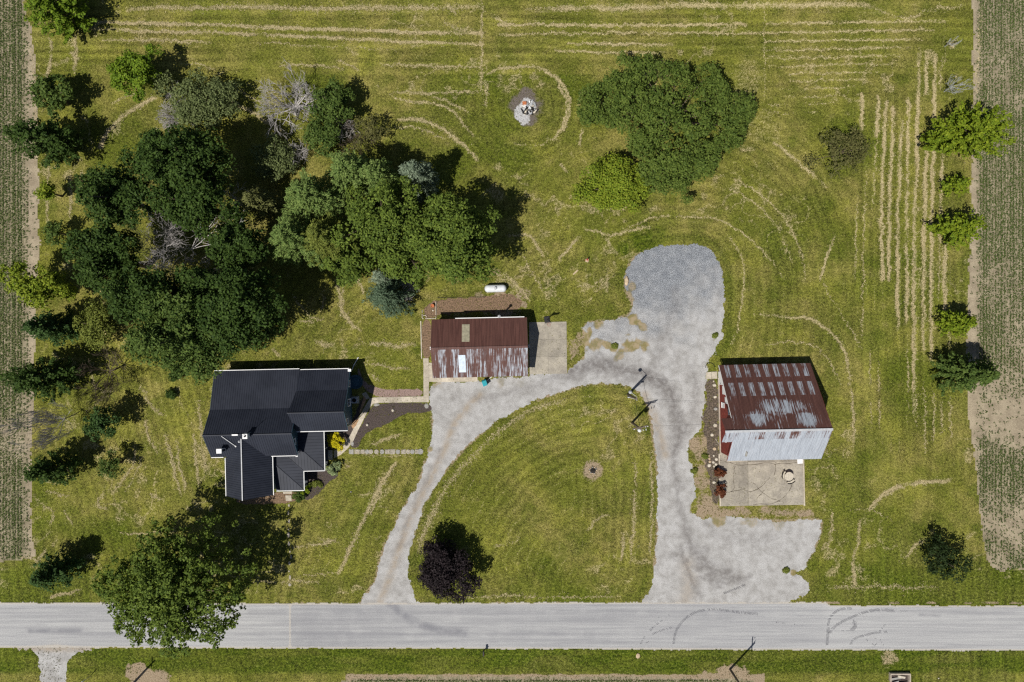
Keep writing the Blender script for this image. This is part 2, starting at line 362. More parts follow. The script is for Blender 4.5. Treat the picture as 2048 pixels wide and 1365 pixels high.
for p in ([(1724,188),(1723,262)],[(1756,195),(1755,260),(1752,275)],[(1772,205),(1768,280),(1764,360),(1763,460),(1765,560)],[(1786,215),(1785,280),(1780,340),(1778,460),(1778,560)],
          [(1801,240),(1800,330),(1796,430),(1795,540),(1796,660)],[(1818,195),(1816,280),(1814,380),(1813,470),(1814,560),(1812,650)],
          [(1838,95),(1836,200),(1834,300),(1830,400),(1828,520),(1827,640),(1828,760),(1828,830)],[(1855,105),(1852,190)],[(1853,300),(1849,400),(1847,520),(1846,620),(1846,700)],
          [(1871,110),(1868,200),(1866,300),(1864,420),(1863,520),(1861,630),(1863,720)],[(1884,300),(1882,400),(1878,480)],[(1890,490),(1889,560),(1890,620)]):
    hay(*p, w=5.2, s=.98)
for p in ([(1757,195),(1752,300),(1745,420)],[(1732,330),(1728,430),(1726,560),(1724,680)],[(1878,480),(1876,600)],[(1884,110),(1880,180)],[(1900,620),(1898,700)],[(1715,380),(1712,480),(1710,560)],
          [(1708,830),(1709,880)],[(1740,700),(1742,860)],[(1757,720),(1758,870)],[(1814,700),(1816,860)],[(1832,790),(1833,860)],[(1848,760),(1850,910)],[(1866,780),(1868,900)],[(1900,790),(1902,905)],[(1883,800),(1884,880)]):
    hay(*p, w=3.5, s=.5)
hay((1548,285),(1585,315),(1620,345),(1655,375), w=5, s=.85); hay((1440,350),(1480,363),(1535,400),(1580,450),(1605,510),(1610,560), w=3.5, s=.55); hay((1430,375),(1480,385),(1530,420),(1565,470),(1585,530), w=3.5, s=.45)
hay((1510,630),(1560,632),(1620,638),(1660,660),(1690,698),(1700,750),(1706,810),(1708,880), w=4.5, s=.75); hay((1530,690),(1580,684),(1630,690),(1660,720),(1680,770), w=3.5, s=.5)
hay((1240,470),(1290,438),(1340,432),(1430,436),(1480,462),(1530,505),(1570,560), w=3.5, s=.55); hay((1170,458),(1190,462),(1215,475),(1245,465),(1300,455), w=5, s=.7); hay((1212,475),(1218,492), w=6, s=.7)
hay((1455,470),(1485,510),(1490,560),(1478,630),(1466,690), w=4, s=.5); hay((1640,560),(1655,510),(1670,470)); hay((1640,560),(1690,640),(1725,700), w=3.5, s=.45)
hay((1740,1018),(1752,1003),(1775,985),(1810,970),(1850,963),(1902,962), w=5.5, s=1.0); hay((1718,1050),(1719,1085),(1707,1108),(1706,1135),(1712,1168), w=5, s=.9)
hay((1664,1020),(1662,1070),(1652,1105), w=6, s=.5); hay((1812,1120),(1822,1098),(1850,1078), w=6, s=.6); hay((1650,1175),(1760,1174),(1880,1176), w=8, s=.35); hay((1700,1020),(1740,1018),(1790,1045), w=2.5, s=.4)
hay((975,150),(990,140),(1040,133),(1082,135),(1110,155),(1132,195),(1134,225),(1122,262),(1102,285),(1060,292),(1030,290), w=4.5, s=.75); hay((1108,150),(1133,178),(1142,215),(1128,260)); hay((968,160),(975,190),(970,215), w=7, s=.5)
hay((755,170),(790,198),(830,205),(880,208),(908,225),(928,252),(948,275), w=4, s=.65); hay((800,238),(845,240),(890,260),(925,290),(955,318), w=5.5, s=.95); hay((790,255),(850,258),(890,280), w=4, s=.55); hay((785,185),(830,187),(900,184),(958,184), w=4.5, s=.7)
hay((865,195),(900,205),(938,228), w=4, s=.6); hay((760,130),(850,131),(960,135), w=4.5, s=.65); hay((560,130),(650,132),(690,140), w=3.5, s=.8); hay((670,122),(700,130),(720,142), w=4, s=.7); hay((702,98),(712,112), w=5, s=.7)
hay((462,205),(500,222),(540,248),(572,268), w=6, s=.8); hay((480,182),(535,212), w=4, s=.6); hay((505,172),(540,192), w=4, s=.55); hay((360,128),(410,131),(435,142), w=3, s=.5)
hay((101,75),(103,105),(97,140),(92,160), w=5, s=.8); hay((150,70),(152,110),(150,150), w=5, s=.8); hay((140,105),(160,118), w=7, s=.6); hay((308,198),(270,215),(235,240),(212,268),(202,295), w=6, s=.95); hay((290,187),(250,192),(225,208), w=5, s=.6)
hay((97,330),(94,390),(96,450), w=5, s=.7); hay((140,345),(142,400),(140,440), w=6, s=.6); hay((165,340),(165,400), w=5, s=.6); hay((60,60),(72,200),(72,330), w=8, s=.35)
hay((330,870),(345,920),(350,950),(362,990), w=5, s=.75); hay((352,880),(360,930),(372,985), w=4.5, s=.75); hay((398,800),(403,880),(412,960), w=6, s=.55); hay((388,870),(392,930),(400,980)); hay((270,890),(268,930),(245,960),(225,985), w=4.5, s=.7)
hay((285,910),(272,950),(250,985), w=4, s=.55); hay((178,735),(190,775),(205,785),(230,783), w=6, s=.55); hay((170,830),(190,805),(220,790), w=5, s=.5); hay((290,840),(300,890),(320,905)); hay((280,770),(300,810),(330,835), w=6, s=.5); hay((210,985),(190,1010),(215,1020), w=6, s=.6)
hay((85,1010),(110,1025),(100,1050), w=6, s=.5); hay((130,1020),(150,1055), w=5, s=.6); hay((90,980),(140,995), w=6, s=.4); hay((240,1065),(280,1068),(330,1064), w=4, s=.55); hay((230,1035),(250,1040), w=8, s=.5); hay((300,990),(320,1000))
hay((1180,792),(1090,808),(1010,850),(940,915),(890,975),(858,1035),(838,1090), w=10, s=.36); hay((1272,915),(1270,980),(1268,1060),(1262,1112), w=6, s=.6); hay((1302,900),(1304,980),(1303,1040),(1300,1110), w=5, s=.55)
hay((880,1005),(855,1050),(835,1110), w=8, s=.45); hay((1175,1062),(1190,1040),(1218,1030), w=5, s=.6); hay((985,1095),(1040,1085),(1035,1070), w=5, s=.5); hay((900,1195),(1000,1192),(1120,1196),(1240,1193), w=5, s=.5); hay((1240,1120),(1250,1080),(1240,1065))
hay((790,928),(765,965),(740,1010),(715,1065),(695,1110),(678,1145), w=6, s=.85); hay((760,985),(740,1030)); hay((640,1078),(680,1085)); hay((505,1165),(560,1163),(640,1164), w=5, s=.5); hay((600,1150),(680,1145), w=3, s=.4)
hay((672,560),(682,600),(686,630),(705,650),(720,660), w=5.5, s=.75); hay((685,560),(690,600),(680,635), w=4, s=.5); hay((715,545),(722,575),(735,600)); hay((585,590),(600,610),(625,640),(650,640), w=5, s=.5); hay((640,588),(650,600),(640,625), w=6, s=.6)
hay((625,645),(600,640)); hay((720,690),(765,685),(790,695),(830,688), w=7, s=.6); hay((630,680),(650,695),(665,690), w=8, s=.6); hay((725,725),(770,735),(820,738), w=5, s=.65); hay((735,745),(760,765), w=6, s=.5); hay((545,700),(560,712), w=5)
hay((560,840),(562,850)); hay((700,905),(760,912),(840,915), w=4, s=.35); hay((740,890),(800,870)); hay((1010,545),(1060,600)); hay((985,540),(1010,560),(1040,590), w=8, s=.45); hay((1160,470),(1120,520)); hay((1035,500),(1060,540),(1090,590), w=5, s=.35)
hay((1205,560),(1180,575),(1150,570), w=7, s=.4); hay((1215,545),(1213,590), w=6, s=.5); hay((1370,1020),(1400,1010)); hay((1650,870),(1655,930), w=8, s=.3); hay((580,1095),(660,1085)); hay((100,1195),(160,1180)); hay((0,1112),(60,1115),(75,1125),(90,1100), w=5, s=.6)
hay((1963,0),(1958,80),(1952,200),(1945,330), w=9, s=.3); hay((1085,510),(1060,470),(1010,470)); hay((1160,180),(1158,210)); hay((1165,260),(1160,290)); hay((1120,330),(1135,345)); hay((1150,380),(1165,400))
DRYBLOB = [(1500,150,45,.55),(1530,250,45,.5),(1480,190,40,.5),(1545,330,30,.4),(610,640,25,.4),(1190,520,8,.5),(1186,945,14,.5),(1665,1145,14,.7),(1865,1065,10,.6),(270,830,25,.3),(1860,110,16,.7),(1905,88,13,.8),(620,610,18,.4),(1195,935,20,.4),
           (650,690,20,.5),(100,1000,25,.35),(1780,1320,16,.8),(1276,1312,5,.8),(700,100,10,.5),(1740,45,25,.4),(1700,820,20,.3),(1650,905,20,.35),(1170,1010,30,.25),(1150,545,5,.7),(930,900,20,.3),(1060,1060,20,.25),(300,1010,18,.5)]
BAREBLOB = [(285,1358,30,1.2),(318,1362,20,1.2),(1450,1362,34,1.25),(1478,1352,20,1.1),(1420,1364,22,1.1),(1780,1322,16,.45),(1150,700,24,.6),(1165,675,18,.6),
            (1255,640,20,.7),(1050,590,12,.5),(620,1030,8,.3),(40,1360,18,.3),(680,900,14,.3),(1010,608,30,.9),(960,602,20,.6),(700,930,14,.5),(990,545,14,.5),]
LUSH_SHADE_BLOB = [(1285,478,34,1.3),(1250,500,20,1.2),(1320,470,25,1.0),(1240,560,22,.8),(1455,560,12,.8),(1455,640,12,.8),(1430,705,14,.8),(1230,640,26,.7),(1200,540,30,.3),(560,620,40,.3),(590,720,50,.5),(630,730,40,.5),(800,840,35,.55),(740,880,28,.6),(760,1000,30,.35),(680,990,40,.3),  # lush grass; first three paint the shade of a mound slope as dark green
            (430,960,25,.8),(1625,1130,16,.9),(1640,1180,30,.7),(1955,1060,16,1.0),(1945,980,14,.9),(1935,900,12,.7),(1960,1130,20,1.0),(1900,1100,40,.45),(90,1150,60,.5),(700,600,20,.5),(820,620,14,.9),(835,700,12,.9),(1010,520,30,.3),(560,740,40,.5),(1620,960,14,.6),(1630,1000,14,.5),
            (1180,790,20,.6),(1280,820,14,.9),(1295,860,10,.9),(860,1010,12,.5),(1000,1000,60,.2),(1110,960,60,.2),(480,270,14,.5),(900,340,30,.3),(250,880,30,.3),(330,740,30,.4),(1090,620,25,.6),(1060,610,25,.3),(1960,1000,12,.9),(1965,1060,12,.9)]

def blobs(x, y, L, nz):
    r = np.zeros(x.shape)
    for px, py, rr, s in L:
        c = P(px, py); d = np.hypot(x - c.x, y - c.y) / (rr * MPX)
        r = np.maximum(r, s * sstep(1.45, .35, d + (nz - .5) * 1.7 + (vn(x, y, .45, 19) - .5) * .55))
    return r

# ------------------------------------------------------------------ ground
def masks(x, y):
    nz = fbm(x, y, 1.6, 5); nb = fbm(x, y, 7.0, 9)
    dry = np.zeros(x.shape)
    wx = x + (vn(x, y, .8, 31) - .5) * .4; wy = y + (vn(x, y, .8, 37) - .5) * .4
    for pts, w, s in HAY:
        q = P2(pts); wm = w * MPX * .75; m = 1.2 + 3 * wm
        k = np.where((x > q[:, 0].min() - m) & (x < q[:, 0].max() + m) & (y > q[:, 1].min() - m) & (y < q[:, 1].max() + m))[0]
        if len(k) == 0: continue
        d = dseg(wx[k], wy[k], q)
        br = .45 + .75 * sstep(.3, .62, fbm(x[k], y[k], 2.4, 77, 2))
        dry[k] = np.maximum(dry[k], .50 * s * br * np.exp(-(d / (.9 * wm)) ** 2) + .26 * s * np.exp(-(d / (3 * wm)) ** 2))
    dry = np.maximum(dry, blobs(x, y, DRYBLOB, nz) * .75)
    rid = 1 - np.abs(2 * fbm(x, y, 5.0, 55) - 1)
    px = x / MPX + 1024; py = 682.5 - y / MPX
    mow = ((py < 1190))
    dry = np.maximum(dry, .50 * sstep(.90, .99, rid) * sstep(.45, .65, nb) * mow)
    dry = np.maximum(dry, .50 * sstep(.55, .75, nz) * sstep(.42, .62, nb) * mow)
    lush = blobs(x, y, LUSH_SHADE_BLOB, nz) * .8
    vb = np.where(py > 1296, 1.0, 0.0) * sstep(1356, 1340, py)                                # verges beside the road
    lush = np.maximum(lush, vb * (.72 + .28 * sstep(.35, .6, vn(x * .15, y, .8, 3))))
    lush = np.maximum(lush, sstep(1110, 1150, py + (nz - .5) * 40) * (py < 1212) * np.where(px < 180, 1, np.where(px > 1640, sstep(1600, 1750, px), .30)) * .8)
    lush = np.maximum(lush, .62 * sstep(.52, .70, fbm(x, y, 9, 91)) * (py > 150))
    bare = blobs(x, y, BAREBLOB, nz)
    d = sdf(x, y, DRIVE)
    bare = np.maximum(bare, .62 * np.exp(-(np.minimum(d, 0) / .45) ** 2) * sstep(.35, .6, nb))
    lush = np.maximum(lush, .55 * np.exp(-((d + .9) / .6) ** 2) * sstep(.6, .4, nb))
    wb = P2([(1372,880),(1404,848),(1440,895),(1440,1012),(1610,1015),(1640,1030),(1500,1042),(1384,1042),(1394,985),(1384,940)]); wd = sdf(x, y, wb)
    wv = sstep(-.5, .5, wd + (nz - .5) * 1.6)
    bare = np.maximum(bare, wv * (.30 + .75 * vn(x, y, .9, 301) * sstep(.2, .5, fbm(x, y, 2.5, 303)))); lush = lush * (1 - .85 * wv)
    yr = sstep(1355, 1351, py) * 0 + sstep(1346, 1352, py + (nz - .5) * 6) * (px > 690) * (px < 1530)
    bare = np.maximum(bare, yr * 1.0)
    bare = np.maximum(bare, .7 * sstep(6, 0, np.abs(py - 1206)) * sstep(.4, .6, nz) * (px > 600))
    f = np.exp(-((px - 1186) ** 2 + (py - 941) ** 2 + (nz - .5) * 400) / 420.0); bare = np.maximum(bare, f * 1.15)
    e = np.hypot(px - 1050, (py - 212)) ; burnt = .85 * sstep(46, 20, e + (nz - .5) * 34)
    ash = np.maximum(sstep(24, 8, np.hypot((px - 1056), (py - 216)) + (nz - .5) * 26), sstep(26, 9, np.hypot((px - 1042), (py - 226)) + (nz - .5) * 30))
    a_ = vn(x, y * 14, 7.0, 201) + .6 * vn(x, y * 30, 7.0, 203); b_ = vn(x * 14, y, 7.0, 205) + .6 * vn(x * 30, y, 7.0, 207)
    th = fbm(x, y, 16, 209) * 6.28; u_ = x * np.cos(.5) + y * np.sin(.5); w_ = -x * np.sin(.5) + y * np.cos(.5)
    c_ = vn(u_, w_ * 12, 6.0, 211) + .6 * vn(u_ * 3, w_ * 9, 3.0, 213)
    wt = sstep(240, 120, py); wr = sstep(1640, 1760, px) * (1 - wt)
    mow_ = wt * a_ + wr * b_ + (1 - wt - wr) * (c_ * .45 + a_ * .35 + .16) - .8
    dd_ = -d + (fbm(x, y, 6, 215) - .5) * 1.6; fp = np.hypot(px - 1055, py - 213) * MPX
    near = np.minimum(dd_, np.where(fp < 9, fp, 99))
    wl = sstep(470, 400, px) * sstep(640, 720, py)
    bd = np.sin(near * 2 * np.pi / 1.25) * sstep(.4, 1.2, near) * sstep(34, 22, near) * (1 - wt) * (1 - wr) * (1 - wl) + np.sin((x + .25 * y + 1.5 * vn(x, y, 5, 225)) * 2 * np.pi / 1.2) * wl
    bd = bd + np.sin(y * 2 * np.pi / 1.15 + 2 * vn(x, y * 0 + 3, 9, 217)) * wt + np.sin(x * 2 * np.pi / 1.12 + 2 * vn(y, x * 0 + 3, 9, 219)) * wr
    dry = np.maximum(dry, .44 * np.clip(bd, 0, 1) ** 3 * sstep(.40, .66, fbm(x, y, 3.2, 227)) * mow)
    mow_ = mow_ + bd * .46 * sstep(.25, .6, fbm(x, y, 8, 221)) + (fbm(x, y, 4.5, 223) - .5) * .9
    return dry, lush, bare, burnt, ash, mow_

GX, GY, GS = 74.0, 51.0, .22
xs = np.arange(-GX, GX + 1e-6, GS); ys = np.arange(-GY, GY + 1e-6, GS)
X, Y = np.meshgrid(xs, ys); nx, ny = len(xs), len(ys)
x, y = X.ravel(), Y.ravel()
dry, lush, bare, burnt, ash, mow_ = masks(x, y)
zz = (fbm(x, y, 3.0, 2) - .5) * .0
gv = np.stack([x, y, zz], 1)
i = np.arange((nx - 1) * (ny - 1)); a = (i // (nx - 1)) * nx + i % (nx - 1)
gf = np.stack([a, a + 1, a + 1 + nx, a + nx], 1)
B = 900.0; x0, x1, y0, y1 = xs[0], xs[-1], ys[0], ys[-1]
n0 = len(gv)
ring = np.array([(-B,-B,0),(x0,-B,0),(x1,-B,0),(B,-B,0),(-B,y0,0),(x0,y0,0),(x1,y0,0),(B,y0,0),(-B,y1,0),(x0,y1,0),(x1,y1,0),(B,y1,0),(-B,B,0),(x0,B,0),(x1,B,0),(B,B,0)])
rf = np.array([(r * 4 + c, r * 4 + c + 1, r * 4 + c + 5, r * 4 + c + 4) for r in range(3) for c in range(3) if (r, c) != (1, 1)]) + n0
pad = lambda a_: np.concatenate([a_, np.zeros(16)])
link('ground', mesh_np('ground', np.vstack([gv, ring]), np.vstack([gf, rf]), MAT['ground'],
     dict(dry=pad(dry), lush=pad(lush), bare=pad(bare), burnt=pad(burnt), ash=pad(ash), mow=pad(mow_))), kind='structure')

def sheet(name, bbox, field, z, gs, mat, attrs, kind='structure', label=None):
    """a ground sheet cut out of a fine grid where field(x,y) > 0, so that its edge is ragged like loose gravel"""
    gx = np.arange(bbox[0], bbox[2], gs); gy = np.arange(bbox[1], bbox[3], gs)
    XX, YY = np.meshgrid(gx, gy); w = len(gx)
    cx = (XX[:-1, :-1] + gs / 2).ravel(); cy = (YY[:-1, :-1] + gs / 2).ravel()
    k = np.where(field(cx, cy) > 0)[0]
    a_ = (k // (w - 1)) * w + k % (w - 1)
    f = np.stack([a_, a_ + 1, a_ + 1 + w, a_ + w], 1)
    u, inv = np.unique(f, return_inverse=True)
    vx, vy = XX.ravel()[u], YY.ravel()[u]
    v = np.stack([vx, vy, np.full(len(u), z)], 1)
    return link(name, mesh_np(name, v, inv.reshape(f.shape), mat, attrs(vx, vy)), kind=kind, label=label)

def pxy(x, y): return x / MPX + 1024, 682.5 - y / MPX
# driveway
WEED = [(1229,692,9,.7),(1572,1141,8,.7),(1300,1000,4,.3),(1450,600,6,.4),(1262,600,8,.6),(1320,1150,6,.3),(1412,800,7,.5),(1408,840,8,.5),(1150,700,22,1.3),(1165,672,20,1.1),(1190,690,14,.7),(1215,692,9,1.0),(1265,690,22,1.0),(1290,690,16,.8),(1268,640,14,1.0),(1285,655,10,.7),(1255,590,10,.7),(1265,575,10,.6),(1240,712,14,.6),(1200,645,14,.8),(1225,700,10,.9),(1428,680,8,.6),(1588,1146,8,1.0),(1385,905,12,.6),
        (1390,1020,16,.7),(1440,1040,26,.7),(1500,1040,24,.55),(1560,1048,16,.5),(870,765,14,.6),(930,762,18,.5),(1000,762,16,.5),(1040,770,12,.4),(860,900,6,.7),(735,1190,12,.3),(1600,1050,12,.4),(880,775,10,.4)]
STAIN = [(1200,728,20,.75),(1225,735,22,.7),(1260,745,22,.5),(1310,760,22,.6),(1330,762,10,1.0),(1335,790,14,.5),(1350,800,14,.55),(1360,860,18,.75),(1352,840,12,.7),(1390,1110,14,.8),(1400,1130,14,.75),(1425,1150,18,.7),(1440,1155,14,.6),(1380,1080,12,.5),(1350,1110,12,.4),(1412,1100,12,.6),
         (1350,710,14,.25),(1330,690,12,.25),(915,790,14,.3),(1435,1172,12,.6),(1385,750,14,.35),(1310,900,12,.25),(1330,980,12,.25),(1395,1165,12,.5),(1372,1120,10,.6)]
SWIRL = [([(1140,745),(1200,728),(1260,738),(1310,757),(1338,790)], 14, .75), ([(1338,790),(1356,830),(1358,870),(1345,910)], 11, .7), ([(1345,910),(1352,960),(1362,1010),(1372,1060)], 8, .45), ([(1372,1060),(1395,1105),(1430,1140),(1480,1160)], 12, .6), ([(1360,1090),(1375,1150),(1400,1190)], 7, .5),
         ([(1385,740),(1390,800),(1380,850)], 8, .35), ([(1310,760),(1320,700),(1345,640),(1350,580)], 12, .3), ([(1400,1150),(1450,1165),(1500,1150)], 6, .5), ([(950,800),(1020,790),(1090,760),(1150,745)], 8, .35), ([(880,900),(850,965),(815,1040),(790,1110)], 5, .3), ([(1420,1060),(1480,1085),(1540,1080)], 12, .25)]
def drive_field(x, y): return np.maximum(sdf(x, y, DRIVE), sdf(x, y, DRIVE2)) + (fbm(x, y, .8, 21) - .5) * .8 + (fbm(x, y, .25, 23, 2) - .5) * .25
def drive_attrs(x, y):
    px, py = pxy(x, y); nz = fbm(x, y, 1.6, 15)
    blue = sstep(735, 545, py + (nz - .5) * 130 + np.maximum(0, px - 1330) * .55) * (px > 1150)
    c1 = P2(smooth_poly([(760,1205),(790,1130),(810,1060),(850,980),(890,900),(910,840),(960,790)], 2))
    tan = np.exp(-(dseg(x, y, c1) / .5) ** 2) * .8
    tan = np.maximum(tan, .75 * np.exp(-(dseg(x, y, P2([(1290,790),(1308,830),(1320,870),(1330,910)])) / .6) ** 2))
    tan = np.maximum(tan, .5 * np.exp(-(dseg(x, y, P2([(1370,1205),(1380,1160),(1375,1130)])) / 1.0) ** 2))
    tan = np.maximum(tan, .8 * sstep(1310, 1298, py) * (px < 220))
    stain = blobs(x, y, STAIN, nz) * .8
    for p_, w_, s_ in SWIRL: stain = np.maximum(stain, s_ * np.exp(-((dseg(x + (nz - .5) * 1.6, y + (fbm(x, y, 1.3, 88) - .5) * 1.6, P2(smooth_poly(p_, 2)))) / (w_ * MPX)) ** 2))
    return dict(blue=blue, tan=tan, stain=stain, weed=blobs(x, y, WEED, nz))
sheet('driveway', (-70, -50, 44, 14.5), drive_field, .004, .11, MAT['gravel'], drive_attrs)

# road
def road_y(x, L): return np.interp(x, L[:, 0], L[:, 1])
def road_field(x, y):
    n = (fbm(x, y, .9, 41) - .5) * .35 + (vn(x, y, .2, 43) - .5) * .12
    return np.minimum(road_y(x, ROAD_T) - y, y - road_y(x, ROAD_B)) + n
ARCS = [([(780,1207),(800,1225),(830,1245),(880,1262),(930,1265)], 1.0, .9), ([(1000,1220),(1080,1216),(1160,1225)], .5, .35), ([(60,1262),(110,1263),(160,1262)], .5, .8), ([(1060,1265),(1110,1268)], .5, .6), ([(500,1225),(570,1225)], .5, .4), ([(1840,1230),(1880,1232)], .25, .6)]
def road_attrs(x, y):
    px, py = pxy(x, y); nz = fbm(x, y, 2.0, 15)
    dk = (.16 + .14 * sstep(950, 600, px)) * sstep(578, 582, px) * sstep(1660, 1640, px)
    for yy, s in ((1224, .28), (1240, .2), (1268, .3), (1284, .15)): dk = dk + s * np.exp(-((py - yy) / 6) ** 2) * sstep(.3, .7, vn(x, y * 3, 9, 8))
    for p, w, s in ARCS: dk = np.maximum(dk, s * np.exp(-(dseg(x, y, P2(p)) / (w * .75)) ** 2))
    dk = np.maximum(dk, .5 * np.exp(-((px - 583) / 2.5) ** 2) * 0)
    ed = np.minimum(road_y(x, ROAD_T) - y, y - road_y(x, ROAD_B))
    e = np.exp(-(np.maximum(ed, 0) / .28) ** 2) + .8 * np.exp(-((px - 580) / 3.0) ** 2) + .5 * np.exp(-(np.hypot(px - 110, py - 1296) / 30) ** 2)
    return dict(dark=np.clip(dk, 0, 1), edge=np.clip(e, 0, 1))
sheet('road', (-90, -43, 90, -33), road_field, .010, .125, MAT['road'], road_attrs)

# fields
def field_attrs(x, y):
    px, py = pxy(x, y); n = fbm(x, y, 9, 61)
    edge = np.minimum(np.maximum(sstep(64, 40, px), sstep(1947, 1966, px)), 1)
    g = edge * sstep(.24, .56, n + .12 * sstep(900, 500, py) - .07 * sstep(820, 1000, py))
    return dict(green=np.where((px > 200) & (px < 1800), .8, g))
def mk_field(poly):
    return lambda x, y: sdf(x, y, poly) + (fbm(x, y, 1.2, 71) - .5) * .9
sheet('crop_field', (-75, -31, -62, 51), mk_field(LFIELD), .003, .25, MAT['field'], field_attrs)
sheet('crop_field', (59, -32, 75, 51), mk_field(RFIELD), .003, .25, MAT['field'], field_attrs)
sheet('crop_field', (-24, -51, 36, -44), mk_field(BFIELD), .003, .25, MAT['field'], field_attrs)

rng = np.random.default_rng(7)
def nrm(a): return a / np.maximum(np.linalg.norm(a, axis=1, keepdims=True), 1e-9)
def leaf_quads(p, n, ln, wd, t=None, rg=rng, fold=.15):
    """diamond leaves: centres p, normals n, lengths, widths, optional long axis t"""
    N = len(p); n = nrm(n)
    if t is None: t = rg.normal(size=(N, 3))
    t = nrm(t - n * np.sum(t * n, 1, keepdims=True)); b = np.cross(n, t)
    ln = np.broadcast_to(np.asarray(ln, float), (N,))[:, None]; wd = np.broadcast_to(np.asarray(wd, float), (N,))[:, None]
    v = np.stack([p - t * ln * .5, p + b * wd * .5 + n * wd * fold, p + t * ln * .5, p - b * wd * .5 + n * wd * fold], 1).reshape(-1, 3)
    f = np.arange(4 * N).reshape(N, 4)
    return v, f

# straw lying in the windrows (real flakes)
sp, stt = [], []
for pts, w, s in HAY:
    q = P2(smooth_poly(pts, 2)); seg = np.hypot(*(q[1:] - q[:-1]).T); L = seg.sum()
    n = int(L * 15 * s * w)
    if n < 4: continue
    u = rng.random(n) * L; cs = np.concatenate([[0], np.cumsum(seg)])
    j = np.clip(np.searchsorted(cs, u) - 1, 0, len(seg) - 1); f = ((u - cs[j]) / seg[j])[:, None]
    c = q[j] * (1 - f) + q[j + 1] * f
    d = (q[j + 1] - q[j]) / seg[j][:, None]; nn = np.stack([-d[:, 1], d[:, 0]], 1)
    endf = np.minimum(u, L - u) / max(1.2, .22 * L)
    off = (fbm(c[:, 0], c[:, 1], 1.0, 81, 2) - .5) * .42 + (vn(c[:, 0], c[:, 1], .35, 83) - .5) * .35 + rng.normal(size=n) * w * MPX * .27 * np.where(rng.random(n) < .15, 2.6, 1)
    c = c + nn * off[:, None]
    keep = fbm(c[:, 0], c[:, 1], 2.4, 77, 2) > .30 + .2 * (1 - s) - .22 * rng.random(n)
    keep &= rng.random(n) < np.clip(.15 + endf, 0, 1)
    sp.append(c[keep])
sp = np.vstack(sp)
ok = (sdf(sp[:, 0], sp[:, 1], DRIVE) < -.1)
sp = sp[ok]; n = len(sp)
pp = np.column_stack([sp, .015 + .05 * rng.random(n)])
nn_ = np.column_stack([rng.normal(size=(n, 2)) * .35, np.ones(n)])
v, f = leaf_quads(pp, nn_, rng.uniform(.12, .36, n), rng.uniform(.025, .06, n))
link('dry_hay', mesh_np('dry_hay', v, f, MAT['straw'], dict(tint=np.repeat(rng.random(n), 4))), kind='stuff', label='rows of dry mown hay lying on the lawn')

# crop seedlings in rows
MAT['crop'] = m_leaf('crop_leaf', (.034, .062, .014), (.100, .140, .040), .15, None, 1.0)
cp = []
for poly, bx in ((LFIELD, (-73, -62)), (RFIELD, (60, 73))):
    for rx in np.arange(bx[0], bx[1], .40):
        rx += rng.normal() * .03; rdens = rng.uniform(.45, 1.15)
        yy = np.arange(-31, 50, .085); yy = yy + rng.uniform(-.05, .05, len(yy)); xx = rx + rng.normal(size=len(yy)) * .06
        px, py = pxy(xx, yy); g = field_attrs(xx, yy)['green']
        k = (sdf(xx, yy, poly) > .15) & (rng.random(len(yy)) < .05 + .95 * g * rdens)
        cp.append(np.column_stack([xx[k], yy[k]]))
for ry in np.arange(-50.5, -45.0, .40):
    xx = np.arange(-23, 33, .12); yy = np.full(len(xx), ry) + rng.normal(size=len(xx)) * .05
    k = (sdf(xx, yy, BFIELD) > .2) & (rng.random(len(xx)) < .9); cp.append(np.column_stack([xx[k], yy[k]]))
cp = np.vstack(cp); cp = np.repeat(cp, 4, 0); n = len(cp)
pp = np.column_stack([cp + rng.normal(size=(n, 2)) * .075, rng.uniform(.04, .14, n)])
v, f = leaf_quads(pp, np.column_stack([rng.normal(size=(n, 2)) * .5, np.ones(n)]), rng.uniform(.10, .22, n), rng.uniform(.06, .12, n))
link('crop_seedlings', mesh_np('crop_seedlings', v, f, MAT['crop'], dict(tint=np.repeat(rng.random(n), 4))), kind='stuff', label='rows of green crop seedlings in the fields')

# longer grass tufts over the lawn
MAT['blade'] = m_leaf('grass_blade', (.055, .064, .011), (.215, .195, .075), .2, None, 1.0)
n = 130000
gx_ = rng.uniform(-66, 66, n); gy_ = rng.uniform(-46, 46, n)
k = (sdf(gx_, gy_, DRIVE) < -.05) & (road_field(gx_, gy_) < -.05) & (sdf(gx_, gy_, LFIELD) < 0) & (sdf(gx_, gy_, RFIELD) < 0) & (fbm(gx_, gy_, 2.2, 11) > .40)
gx_, gy_ = gx_[k], gy_[k]; n = len(gx_)
bx_ = (-12.5, 7.2, -7.4, 5.6)
v, f = leaf_quads(np.column_stack([gx_, gy_, rng.uniform(.02, .07, n)]), np.column_stack([rng.normal(size=(n, 2)) * .6, np.ones(n)]), rng.uniform(.12, .26, n), rng.uniform(.04, .09, n))
ga = masks(gx_, gy_)
lu = ga[1]
tint = np.clip(rng.random(n) * .75 + .2 - .45 * lu + .3 * ga[0], 0, 1)
link('grass_tufts', mesh_np('grass_tufts', v, f, MAT['blade'], dict(tint=np.repeat(tint, 4))), kind='stuff', label='tufts of longer grass over the mown lawn')

